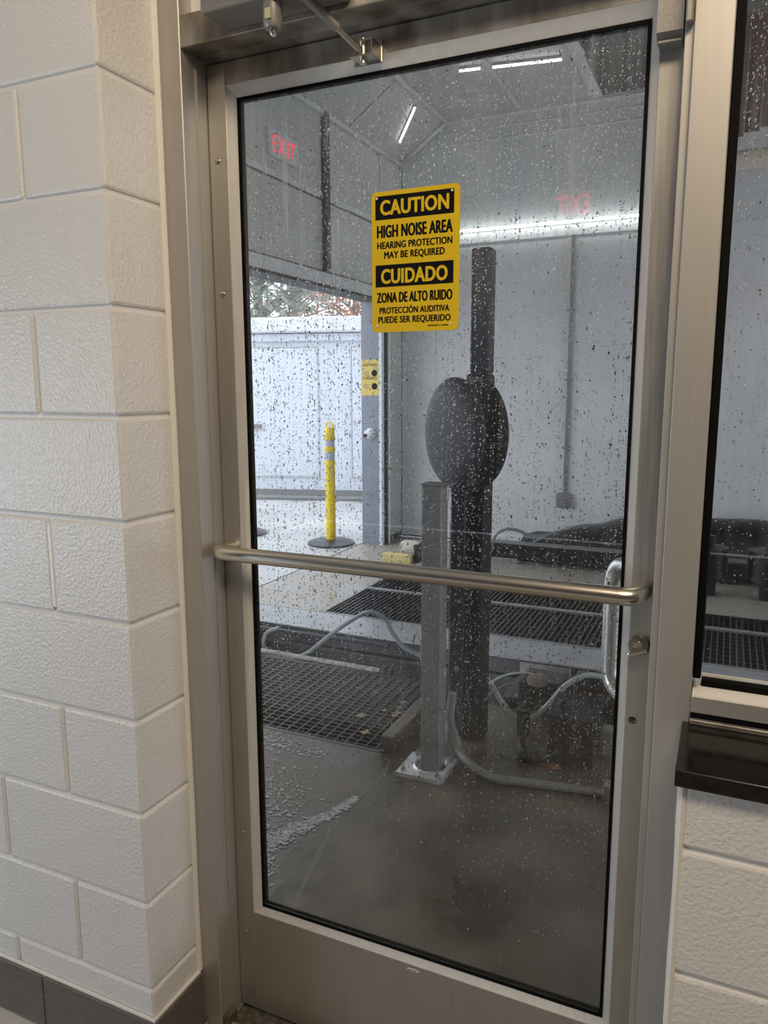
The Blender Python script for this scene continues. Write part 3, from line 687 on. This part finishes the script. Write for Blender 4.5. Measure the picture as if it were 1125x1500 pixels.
MB().lathe([(0.045, 0), (0.05, 0.02), (0.048, 0.05), (0.02, 0.055), (0, 0.055)], (0.33, 1.50, FZ), (0, 0, 1), 12).build('drain_fitting', black_mach, dm)
vb = empty('valve_box', (0.52, 1.55, FZ), 'black bin-like valve box on the floor at the right', 'box')
MB().box((0.405, 1.50, FZ), (0.585, 1.74, 0.155), 0.010, 2).build('box_body', black_mach, vb)
MB().box((0.398, 1.493, 0.1555), (0.592, 1.747, 0.172), 0.004, 2).build('box_lid', black_rub, vb)
MB().lathe([(0.020, 0), (0.020, 0.02), (0.012, 0.03), (0, 0.03)], (0.45, 1.60, 0.172), (0, 0, 1), 12).build('cable_gland', black_rub, vb)
MB().box((0.50, 1.4975, 0.02), (0.56, 1.5000, 0.09)).build('box_panel', dark_steel, vb)
jb = MB().box((0.600, 1.58, 0.00), (0.68, 1.64, 0.112), 0.004, 2).box((0.625, 1.60, FZ), (0.655, 1.62, 0.001)).build('junction_box', galv, None, 'pale junction box behind the door stile beside the valve box'); tag(jb, None, 'box')
lt = MB().prism([(0.395, 1.468, FZ), (0.44, 1.455, FZ), (0.475, 1.470, FZ), (0.46, 1.488, FZ), (0.41, 1.490, FZ)], (0, 0, 0.006)).build('rag', rust, None, 'rust-orange scrap on the floor below the valve box'); tag(lt, None, 'litter')
hose('swagged_hose', [(0.045, 1.668, 0.262), (0.055, 1.70, 0.225), (0.088, 1.75, 0.175), (0.152, 1.75, 0.081), (0.206, 1.75, 0.027), (0.255, 1.75, 0.014), (0.305, 1.75, 0.046), (0.362, 1.75, 0.112), (0.417, 1.76, 0.189), (0.472, 1.77, 0.234), (0.519, 1.79, 0.248), (0.60, 1.82, 0.230), (0.68, 1.90, 0.16)], 0.0115, hose_w, 'pale teal hose hanging in a swag right of the mast', n=12)
hose('drooping_cable', [(0.115, 1.662, 0.19), (0.14, 1.80, 0.180), (0.20, 1.90, 0.170), (0.25, 1.93, 0.158)], 0.005, hose_w, 'thin pale cable from the mast to the gearbox', 'cable')
hose('drooping_cable', [(0.115, 1.662, 0.14), (0.16, 1.80, 0.145), (0.22, 1.90, 0.125)], 0.004, conduit_m, 'thin grey cable just below the pale one', 'cable')
def q2(x, z): return (0.984+(x-0.984)*0.886, 1.40, 1.445+(z-1.445)*0.886+0.004)
hose('black_hose_loop', [q2(0.262, 0.03), q2(0.250, -0.03), q2(0.249, -0.082), q2(0.270, -0.130), q2(0.31, -0.156), q2(0.36, -0.152), q2(0.41, -0.11)], 0.012, black_rub, 'black hose drooping in a loop under the gearbox', n=10)

# black covers and pipes beyond the conveyor
cvr = empty('wash_machine', (0.6, 4.9, FZ), 'low black wash machine under a rumpled cover beyond the deck', 'machine')
MB().box((-1.10, 4.78, 0.02), (3.2, 4.90, 0.14), 0.01, 2).build('machine_beam', black_mach, cvr)
MB().box((-1.10, 4.785, 0.142), (3.2, 4.895, 0.152)).build('beam_top', conduit_m, cvr)
MB().box((-1.05, 4.80, FZ), (-0.95, 4.88, 0.02)).build('beam_foot', black_mach, cvr)
MB().box((1.0, 4.80, FZ), (1.1, 4.88, 0.02)).build('beam_foot', black_mach, cvr)
rcv = random.Random(3)
mb = MB(); NX, NY = 60, 8; grid = []
prof = [(-0.60, 0.16), (-0.498, 0.19), (-0.353, 0.195), (-0.20, 0.24), (-0.074, 0.275), (0.088, 0.300), (0.246, 0.355), (0.6, 0.40), (1.2, 0.42), (3.0, 0.40)]
def ph(x):
    for (a, ha), (b2, hb) in zip(prof, prof[1:]):
        if x <= b2: return ha+(hb-ha)*max(0, (x-a)/(b2-a))
    return prof[-1][1]
for i in range(NX+1):
    x = -0.60+3.6*(i/NX)**1.3; row = []
    for j in range(NY+1):
        t = j/NY; y = 4.92+0.5*t
        h = ph(x)*(math.sin(PI*(0.08+0.84*t))**0.5)+rcv.uniform(-.008, .008)
        if j in (0, NY): h = -0.028
        row.append(mb.bm.verts.new((x, y, h)))
    grid.append(row)
for i in range(NX):
    for j in range(NY):
        f = mb.bm.faces.new([grid[i][j], grid[i+1][j], grid[i+1][j+1], grid[i][j+1]]); f.smooth = True
mb.build('rumpled_cover', black_mach, cvr)
hose('arched_hose', [(-0.80, 4.74, -0.015), (-0.78, 4.74, 0.12), (-0.735, 4.74, 0.23), (-0.65, 4.75, 0.275), (-0.56, 4.80, 0.26), (-0.48, 4.88, 0.21), (-0.36, 4.95, 0.21), (-0.2, 5.0, 0.27)], 0.014, hose_d, 'dark hose arching over the beam before the white wall')
hose('lying_hose', [(0.55, 5.02, 0.41), (0.246, 4.99, 0.385), (0.088, 4.98, 0.335), (-0.074, 4.98, 0.31), (-0.2, 4.96, 0.275), (-0.353, 4.93, 0.215), (-0.45, 4.86, 0.16)], 0.012, hose_d, 'dark hose lying along the top of the rumpled cover')
for i, (xx, zz, rr_) in enumerate(((0.92, 0.30, 0.12), (1.30, 0.36, 0.14))):
    ob = MB().lathe([(0.03, 0), (rr_, 0.01), (rr_, 0.22), (0.03, 0.24), (0.03, 0.30)], (xx, 4.45, 0.10), (0, 0, 1), 20).box((xx-0.05, 4.40, FZ), (xx+0.05, 4.50, 0.105)).build('wheel_scrubber', black_mach, None, ('black scrubber drum seen low in the right window, left one', 'black scrubber drum at the right edge of the right window')[i])
    tag(ob, None, 'brush')

# roller on its yellow block at the entry
rb = empty('guide_roller', (-1.52, 4.48, FZ), 'worn white guide roller behind a yellow block at the entry', 'roller')
MB().lathe([(0.02, 0), (0.075, 0.005), (0.078, 0.02), (0.078, 0.15), (0.075, 0.165), (0.02, 0.17)], (-1.545, 4.60, 0.062), (1, 0.12, 0), 24).build('roller', roller_w, rb)
MB().box((-1.66, 4.44, -0.018), (-1.40, 4.50, 0.045), 0.006, 2).build('foam_block', foam_y, rb, 'yellow slotted block')
MB().box((-1.66, 4.50, FZ), (-1.36, 4.66, -0.018)).box((-1.395, 4.52, -0.018), (-1.365, 4.66, 0.12)).build('roller_bracket', black_mach, rb)
MB().box((-1.655, 4.442, FZ), (-1.405, 4.498, -0.0185)).build('block_foot', foam_y, rb)

# ------------------------------------------------------------------ tunnel walls
YO0, YO1, ZL = 0.60, 5.05, 2.235       # opening in the end wall
ew = MB().box((-2.14, YO1, FZ), (XE-0.012, YF+0.2, 3.50)).box((-2.14, 0.05, ZL), (XE-0.012, YO1, 3.50)).box((-2.14, 0.05, FZ), (XE-0.012, YO0, ZL)).build('wall_end', seam_m, None, 'end wall of the tunnel above and beside the entry opening', kind='structure')
def panels(parent, plane, u_edges, v_edges, at_, th, m, gap=0.010, skip=None):
    for i in range(len(u_edges)-1):
        for j in range(len(v_edges)-1):
            if skip and skip(i, j): continue
            a0, a1 = u_edges[i]+gap/2, u_edges[i+1]-gap/2; c0, c1 = v_edges[j]+gap/2, v_edges[j+1]-gap/2
            if plane == 'x': MB().box((at_-th, a0, c0), (at_, a1, c1), 0.002).build('wall_panel', m, parent)
            elif plane == 'y': MB().box((a0, at_, c0), (a1, at_+th, c1), 0.002).build('wall_panel', m, parent)
            else: MB().box((a0, c0, at_), (a1, c1, at_+th), 0.002).build('ceiling_panel', m, parent)
panels(ew, 'x', [0.6, 1.78, 2.93, 4.05, 5.05, YF], [ZL+0.10, 2.86, 3.49], XE, 0.011, frp_grey, 0.018)
panels(ew, 'x', [YO1+0.19, YF], [FZ+0.05, ZL+0.10], XE, 0.011, frp_grey, 0.010)
MB().box((XE-0.011, 0.6, ZL+0.002), (XE+0.006, YO1, ZL+0.095), 0.002).build('lintel_trim', trim_m, ew)
MB().box((XE-0.17, 0.6, ZL-0.022), (XE+0.014, YO1, ZL+0.001)).build('lintel_seal', black_rub, ew, 'black seal under the lintel')
MB().box((XE+0.0005, 0.6, 2.865), (XE+0.012, YF, 2.905), 0.002).build('seam_trim', trim_m, ew)
MB().box((XE+0.0005, 3.99, ZL+0.10), (XE+0.05, 4.045, 3.48), 0.003).build('wall_channel', dark_steel, ew, 'dark upright channel on the end wall')
MB().box((XE-0.19, YO1-0.004, FZ), (XE-0.012, YO1+0.004, ZL-0.022)).build('opening_jamb', blue_grey, ew, 'blue-grey steel jamb of the opening')
MB().box((XE-0.010, YO1-0.012, FZ), (XE+0.020, YO1+0.040, ZL), 0.003).build('door_track', white_frame, ew, 'white edge track')
MB().box((XE-0.0108, YO1+0.041, FZ), (XE+0.004, YO1+0.155, ZL+0.1)).build('track_recess', dark_steel, ew)
MB().tube([(XE+0.028, YO1+0.125, FZ), (XE+0.028, YO1+0.125, ZL+0.2)], 0.014, 12).build('conduit_pipe', white_frame, ew, 'pale upright pipe')

# sign on the jamb
js = empty('jamb_sign', (XE-0.10, YO1-0.006, 1.38), 'faded yellow caution sign on the blue-grey jamb of the opening', 'sign')
jx0, jx1, jz0, jz1 = XE-0.190, XE-0.013, 1.375, 1.700; jy = YO1-0.0075
MB().prism(rrect(jx0, jx1, jz0, jz1, 0.012, jy), (0, 0.003, 0)).build('sign_board', pale_yellow, js)
jm = (jx0+jx1)/2
for z in (1.640, 1.520): 
    text_mesh('lettering', 'CAUTION' if z > 1.6 else 'CUIDADO', (jm, jy-0.001, z), 0.145, 0.026, black_ink, js, 0.02)
for z in (1.590, 1.470):
    tk = MB()
    for i in range(3):
        tk.box((jx0+0.02, jy-0.001, z-0.014*i), (jx0+0.085-0.01*(i % 2), jy+0.0005, z+0.005-0.014*i))
    tk.build('print_lines', conduit_m, js)
    MB().lathe([(0.030, 0), (0.030, 0.0012), (0, 0.0012)], (jx1-0.042, jy, z-0.012), (0, -1, 0), 24).build('round_symbol', black_ink, js)
kc = empty('dome_camera', (XE-0.105, YO1-0.005, 1.02), 'round white sensor on the jamb below the caution sign', 'sensor')
MB().lathe([(0.052, 0), (0.052, 0.02), (0.048, 0.035), (0.030, 0.055), (0.0, 0.062)], (XE-0.100, YO1-0.0045, 1.025), (0, -1, 0), 24).build('dome', white_frame, kc)
MB().lathe([(0.018, 0), (0.017, 0.03), (0, 0.032)], (XE-0.118, YO1-0.045, 1.012), (-0.3, -1, -0.2), 14).build('eye', black_rub, kc)
# blurred exit sign high on the end wall
e2 = empty('exit_sign', (XE+0.02, 3.42, 3.0), 'lit red exit sign high on the tunnel end wall at the left', 'sign')
MB().box((XE+0.0005, 3.24, 2.985), (XE+0.028, 3.62, 3.165), 0.003).build('sign_housing', sign_white, e2)
text_mesh('lettering', 'EXIT', (XE+0.0295, 3.43, 3.015), 0.30, 0.12, exit_red, e2, 0.0, rot=Matrix.Rotation(PI/2, 3, 'Z'))

fwl = MB().box((XE-0.2, YF+0.012, FZ), (7.0, YF+0.2, ZC+0.1)).build('wall_far', seam_m, None, 'long white panelled far wall of the tunnel', kind='structure')
panels(fwl, 'y', [XE, -1.60, 0.84, 2.06, 3.28, 4.5, 5.7, 7.0], [FZ+0.02, ZC-0.01], YF, 0.011, frp, 0.004)
MB().box((-1.48, YF-0.012, 3.60), (7.0, YF-0.0005, 3.615)).box((-1.48, YF-0.012, 3.70), (7.0, YF-0.0005, 3.712)).build('wall_rib', trim_m, fwl)

wlf = empty('linear_light', (-0.35, YF-0.03, 2.83), 'long bright linear light along the tunnel far wall', 'lamp')
MB().box((-1.46, YF-0.020, 2.831), (0.76, YF-0.0005, 2.845), 0.003).build('light_channel', sign_white, wlf)
MB().tube([(-1.45, YF-0.062, 2.838), (0.75, YF-0.062, 2.838)], 0.011, 12).build('light_tube', led, wlf)
MB().box((-1.46, YF-0.012, 2.735), (3.2, YF-0.0005, 2.742)).build('wire_trough', trim_m, fwl)
for x in (-1.40, -0.35, 0.70): MB().box((x, YF-0.060, 2.833), (x+0.02, YF-0.0205, 2.843)).build('tube_clip', sign_white, wlf)
# conduit and outlet box
oc = empty('outlet_box', (-0.33, YF, 0.42), 'grey outlet box on the far wall at the foot of a long conduit', 'outlet')
MB().box((-0.405, YF-0.055, 0.365), (-0.275, YF-0.0005, 0.500), 0.012, 2).build('box_body', conduit_m, oc)
MB().lathe([(0.032, 0), (0.032, 0.012), (0, 0.014)], (-0.34, YF-0.055, 0.432), (0, -1, 0), 20).build('cover', galv, oc)
MB().tube([(-0.335, YF-0.022, 0.50), (-0.335, YF-0.022, 2.735)], 0.017, 12).build('conduit', conduit_m, oc)
for z in (0.9, 1.5, 2.1): MB().box((-0.370, YF-0.042, z), (-0.300, YF-0.0005, z+0.018), 0.002).build('strap', conduit_m, oc)

# ceiling
cg = MB().box((-1.50, 0.05, ZC+0.012), (7.0, YF+0.2, ZC+0.1)).build('ceiling_tunnel', seam_m, None, 'white panelled ceiling of the tunnel', kind='structure')
for a, b, m_ in ((-1.49, -0.835, frp_grey), (-0.800, -0.215, frp_grey), (-0.13, 0.60, ceil_dark), (0.63, 1.9, ceil_dark), (1.93, 3.2, ceil_dark), (3.23, 4.5, ceil_dark)):
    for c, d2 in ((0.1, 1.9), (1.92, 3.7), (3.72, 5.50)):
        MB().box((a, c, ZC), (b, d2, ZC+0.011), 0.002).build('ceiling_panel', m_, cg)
MB().box((-0.832, 0.1, ZC-0.006), (-0.803, 5.5, ZC+0.006)).build('ceiling_trim', trim_m, cg)
MB().box((-0.212, 0.1, ZC-0.012), (-0.133, 5.5, ZC+0.006)).build('ceiling_trim', trim_m, cg)
MB().box((-1.50, 5.46, ZC-0.03), (7.0, 5.54, ZC-0.001)).build('ceiling_trim', trim_m, cg)
# sloping hip between end wall and ceiling
sl0, sl1 = Vector((XE, 0, 3.49)), Vector((-1.50, 0, ZC))
n_ = Vector((-(sl1.z-sl0.z), 0, sl1.x-sl0.x)).normalized()
MB().prism([sl0+n_*0.012+Vector((0, 0.05, 0)), sl1+n_*0.012+Vector((0, 0.05, 0)), sl1+n_*0.1+Vector((0, .05, 0)), sl0+n_*0.1+Vector((0, .05, 0))], (0, YF+0.1, 0)).build('ceiling_slope', seam_m, None, 'sloping ceiling strip above the end wall', kind='structure')
slo = bpy.data.objects['ceiling_slope']
for c, d2 in ((0.1, 1.55), (1.57, 3.0), (3.02, 4.42), (4.44, 5.50)):
    MB().prism([sl0+Vector((0.004, c, 0.003)), sl1+Vector((-0.004, c, -0.003)), sl1+n_*0.011+Vector((-0.004, c, -0.003)), sl0+n_*0.011+Vector((0.004, c, 0.003))], (0, d2-c, 0)).build('ceiling_panel', frp_grey, slo)
MB().tube([(XE+0.015, 0.1, 3.475), (XE+0.015, 5.5, 3.475)], 0.022, 8).build('corner_trim', trim_m, slo)
MB().tube([(-1.50, 0.1, ZC-0.012), (-1.50, 5.5, ZC-0.012)], 0.018, 8).build('corner_trim', trim_m, slo)
MB().tube([(XE+0.03, 5.48, 3.49), (-1.50, 5.48, ZC-0.02)], 0.022, 8).build('corner_trim', trim_m, slo)
# ceiling tubes
def tube_light(a, b, label):
    t = empty('tube_light', tuple((Vector(a)+Vector(b))/2), label, 'lamp', 'tube lights on the tunnel ceiling')
    a, b = Vector(a), Vector(b); up = Vector((0, 0, 0.014))
    MB().tube([a+up, b+up], 0.012, 6).build('fitting', sign_white, t)
    MB().tube([a, b], 0.009, 10).build('tube', led_c, t)
tube_light((-1.020, 4.46, 3.775), (-0.865, 4.48, 3.775), 'shortest lit tube on the tunnel ceiling')
tube_light((-0.775, 4.50, 3.775), (-0.285, 4.58, 3.775), 'longest lit tube on the tunnel ceiling, near the top of the door')
tube_light((-1.80, 5.15, 3.565), (-1.555, 4.90, 3.735), 'slanting lit tube on the sloping ceiling strip')

# near wall of the tunnel and the roof edge
MB().box((-2.15, 0.05, FZ), (-0.056, 0.09, ZC)).box((-0.056, 0.05, 2.9), (2.2, 0.09, ZC)).box((2.2, 0.05, FZ), (7.0, 0.09, ZC)).box((0.9565, 0.0505, FZ), (2.2, 0.09, 0.90)).build('wall_near', frp, None, 'tunnel side of the wall with the door', kind='structure')

# strips and tube added as solids in place of reflections in the right window
mc = empty('reflection_strips', (1.3, 4.2, 3.2), 'added maroon strips in place of a reflection high in the right window', 'reflection')
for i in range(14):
    MB().box((0.86+0.09*i, 4.30, 3.02+0.02*(i % 3)), (0.948+0.09*i, 4.312, ZC-0.07), 0.002).build('maroon_strip', maroon, mc)
MB().box((0.80, 4.26, ZC-0.068), (2.3, 4.36, ZC-0.0005), 0.004).build('strip_rail', galv, mc)
wp = MB().tube([(0.72, 4.0, 2.80), (3.0, 4.0, 2.80)], 0.055, 20).tube([(2.6, 4.0, 2.84), (2.6, 4.0, ZC)], 0.02, 8).build('reflection_tube', cream_tint, None, 'added cream tube in place of a reflected band in the right window'); tag(wp, None, 'pipe')  # added tube imitating a cream reflection

# ------------------------------------------------------------------ delineator posts outside
def delineator(x, y, label):
    d_ = empty('delineator_post', (x, y, FZ), label, 'bollard')
    MB().lathe([(0.225, 0), (0.225, 0.018), (0.19, 0.034), (0.09, 0.046), (0.06, 0.050), (0, 0.050)], (x, y, FZ), (0, 0, 1), 40).build('rubber_base', base_rub, d_)
    r = 0.047
    MB().lathe([(r, 0.045), (r, 0.765), (r+.006, 0.768), (r+.006, 0.795), (r-.003, 0.798), (r-.003, 0.885), (r+.006, 0.888), (r+.006, 0.925), (r-.003, 0.928), (r-.003, 0.995), (r+.006, 0.998), (r+.006, 1.030), (r, 1.033), (r, 1.095), (0.036, 1.110), (0, 1.112)], (x, y, FZ), (0, 0, 1), 28).build('post_tube', post_yellow, d_)
    for z0, z1 in ((0.803, 0.880), (0.933, 0.990)):
        MB().lathe([(r-.0028, z0), (r-.001, z0), (r-.001, z1), (r-.0028, z1)], (x, y, FZ), (0, 0, 1), 28).build('reflective_band', band_grey, d_)
    MB().tube(smooth_path([(x-0.032, y, FZ+1.10), (x-0.030, y, FZ+1.14), (x, y, FZ+1.155), (x+0.030, y, FZ+1.14), (x+0.032, y, FZ+1.10)], 4), 0.008, 8).build('grab_loop', post_yellow, d_)
    return d_
delineator(-2.42, 4.93, 'yellow delineator post with two grey bands on a black base')
delineator(-3.47, 5.02, 'yellow delineator post mostly hidden behind the left edge of the door')

# white building across the apron
wb = empty('white_building', (-5.0, 7.6, FZ), 'long white panelled wall with a cornice across the apron', 'building')
A_, B_ = Vector((-9.3, 6.25, 0)), Vector((-1.5, 8.43, 0)); dr = (B_-A_).normalized(); nn = Vector((dr.y, -dr.x, 0))
ang = math.atan2(dr.y, dr.x); RZ = Matrix.Rotation(ang, 4, 'Z')
def wbox(u0, u1, d0, d1, z0, z1, name, m_, par=wb, bev=0.0):
    mb = MB().box((u0, -d1, z0), (u1, -d0, z1), bev)
    bmesh.ops.transform(mb.bm, matrix=Matrix.Translation(A_) @ RZ, verts=mb.bm.verts[:])
    return mb.build(name, m_, par)
LB = (B_-A_).length
wbox(0, LB, -0.3, 0, FZ, 2.30, 'wall', far_white)
wbox(-0.05, LB, 0.001, 0.06, 2.06, 2.16, 'cornice', far_white, bev=0.01)
wbox(-0.05, LB, 0.001, 0.15, 2.17, 2.37, 'cornice', far_trim, bev=0.02)
wbox(-0.05, LB, 0.001, 0.03, FZ+0.0, 0.06, 'plinth', conduit_m)
uu0 = (Vector((-4.10, 7.70, 0))-A_).dot(dr)
for k_ in range(-3, 4):
    c0 = uu0+k_*1.62
    p = wbox(c0-1.15, c0, 0.001, 0.012, 0.25, 1.98, 'wall_panel', far_white, bev=0.004)
    for a, b, c, d2 in ((c0-1.16, c0+0.008, 1.982, 1.995), (c0-1.16, c0+0.008, 0.235, 0.248), (c0-1.168, c0-1.155, 0.235, 1.995), (c0+0.002, c0+0.013, 0.235, 1.995)):
        wbox(a, b, 0.001, 0.022, c, d2, 'panel_moulding', trim_m, p)
wbox(uu0-1.3, uu0-0.80, 0.012, 0.06, 0.90, 0.955, 'door_pull', conduit_m)
# kerb line in front of it
kb = wbox(-4, LB+3, 0.28, 0.40, FZ, 0.015, 'apron_kerb', conduit_m, None, 0.01); tag(kb, 'thin grey kerb at the foot of the white building', 'kerb')

# trees
def tree(name, x, y, h, crown_r, mleaf, nleaf, seed, label, zlo=2.4, leaf=0.09, nbr=26):
    rg = random.Random(seed); root = empty(name, (x, y, FZ), label, 'tree')
    tr = MB(); tr.tube([(x, y, FZ), (x+0.1, y, h*0.4), (x-0.05, y+0.1, h*0.75), (x, y, h)], [0.16, 0.12, 0.07, 0.02], 8)
    ends = []
    for i in range(nbr):
        z = zlo+(h-zlo)*rg.random(); a = rg.random()*2*PI; L = crown_r*(0.6+0.6*rg.random())
        p0 = Vector((x, y, z)); p1 = p0+Vector((math.cos(a)*L*.5, math.sin(a)*L*.5, L*.35)); p2 = p0+Vector((math.cos(a)*L, math.sin(a)*L, L*.5))
        tr.tube([p0, p1, p2], [0.05, 0.03, 0.012], 5)
        for k_ in range(3):
            e = p1.lerp(p2, rg.random())+Vector((rg.gauss(0, .3), rg.gauss(0, .3), rg.gauss(0, .3))); tr.tube([p1.lerp(p2, rg.random()*.5), e], [0.016, 0.006], 4)
            ends.append(e)
        ends += [p1, p2]
    tr.build('trunk', bark, root)
    vs, fs = [], []
    for i in range(nleaf):
        c = rg.choice(ends)+Vector((rg.gauss(0, .42), rg.gauss(0, .42), rg.gauss(0, .35)))
        u = Vector((rg.gauss(0, 1), rg.gauss(0, 1), rg.gauss(0, 1))).normalized(); v = u.orthogonal().normalized(); s_ = leaf*(0.5+rg.random())
        b0 = len(vs); vs += [c+u*s_, c+v*s_*.5, c-u*s_, c-v*s_*.5]; fs.append((b0, b0+1, b0+2, b0+3))
    me = bpy.data.meshes.new('foliage'); me.from_pydata([tuple(v) for v in vs], [], fs); me.materials.append(mleaf)
    o = bpy.data.objects.new('foliage', me); C.objects.link(o); o.parent = root; o.matrix_parent_inverse = Matrix.Translation(-root.location); o['kind'] = 'stuff'
tree('evergreen_tree', -7.62, 11.6, 4.7, 1.25, leaf_g, 2000, 1, 'thin grey-green tree behind the white building, left of the russet one', nbr=34, leaf=0.06, zlo=2.2)
tree('evergreen_tree', -23.4, 32.0, 11.5, 3.2, leaf_g, 2200, 4, 'pale green tree farthest behind the white building', zlo=3.0, leaf=0.10, nbr=40)
tree('russet_tree', -9.6, 19.8, 6.2, 1.5, leaf_r, 3600, 2, 'russet-leaved tree above the right end of the cornice', leaf=0.08, nbr=34)
tree('bare_tree', -15.3, 25.6, 9.5, 2.4, leaf_g, 500, 7, 'nearly bare tree between the green and russet trees', nbr=60)

# ------------------------------------------------------------------ rain drops on the panes
def drops(name, x0, x1, z0, z1, y, n, seed, parent, scale=1.0):
    rg = random.Random(seed); vs, fs = [], []
    NS = 8
    rings = [(1.0, 0.0), (0.86, 0.42), (0.50, 0.72)]
    trails = [x0+rg.random()*(x1-x0) for _ in range(int(190*(x1-x0)/0.76))]
    for i in range(n):
        t = rg.random()
        zn = z0+(z1-z0)*(1-t**0.80) if rg.random() < .35 else z0+(z1-z0)*(rg.random()**0.62)
        f = (zn-z0)/(z1-z0)
        if f < 0.30 and rg.random() > 0.07+f*1.6: continue
        if rg.random() < 0.60: x = rg.choice(trails)+rg.gauss(0, 0.0004)+0.0015*math.sin(zn*23)
        else: x = x0+rg.random()*(x1-x0)
        if not (x0+.002 < x < x1-.002) or not (z0+.002 < zn < z1-.002): continue
        r = (0.00070+0.00100*rg.random()**2.5)*scale
        if rg.random() < 0.02: r *= 1.6
        e = 1.0+rg.random()*0.5
        if rg.random() < 0.08: e *= 1.8
        b = len(vs); a0 = rg.random()
        for rr_, h in rings:
            for k_ in range(NS):
                a = a0+2*PI*k_/NS; vs.append((x+r*rr_*math.cos(a), y+h*r*1.15, zn+r*e*rr_*math.sin(a)-(h*r*0.25)))
        vs.append((x, y+r*0.98, zn-r*0.2))
        for j in range(2):
            for k_ in range(NS):
                fs.append((b+j*NS+k_, b+(j+1)*NS+k_, b+(j+1)*NS+(k_+1) % NS, b+j*NS+(k_+1) % NS))
        for k_ in range(NS): fs.append((b+2*NS+k_, b+3*NS, b+2*NS+(k_+1) % NS))
        fs.append(tuple(b+k_ for k_ in range(NS)))
    me = bpy.data.meshes.new(name); me.from_pydata(vs, [], fs); me.materials.append(water)
    sm = []
    for p in me.polygons: sm.append(len(p.vertices) < 8)
    me.polygons.foreach_set('use_smooth', sm)
    o = bpy.data.objects.new(name, me); C.objects.link(o); o.parent = parent; o.matrix_parent_inverse = Matrix.Translation(-parent.location)
    o['kind'] = 'stuff'; o['label'] = 'rain drops beaded on the far side of the glass'
    return o
drops('water_drops', G0, G1, GZ0, GZ1, GY+0.0062, 30000, 11, door)
drops('water_drops', 0.972, 1.35, 0.985, 2.2, -0.0198, 8000, 12, wn, 1.0)
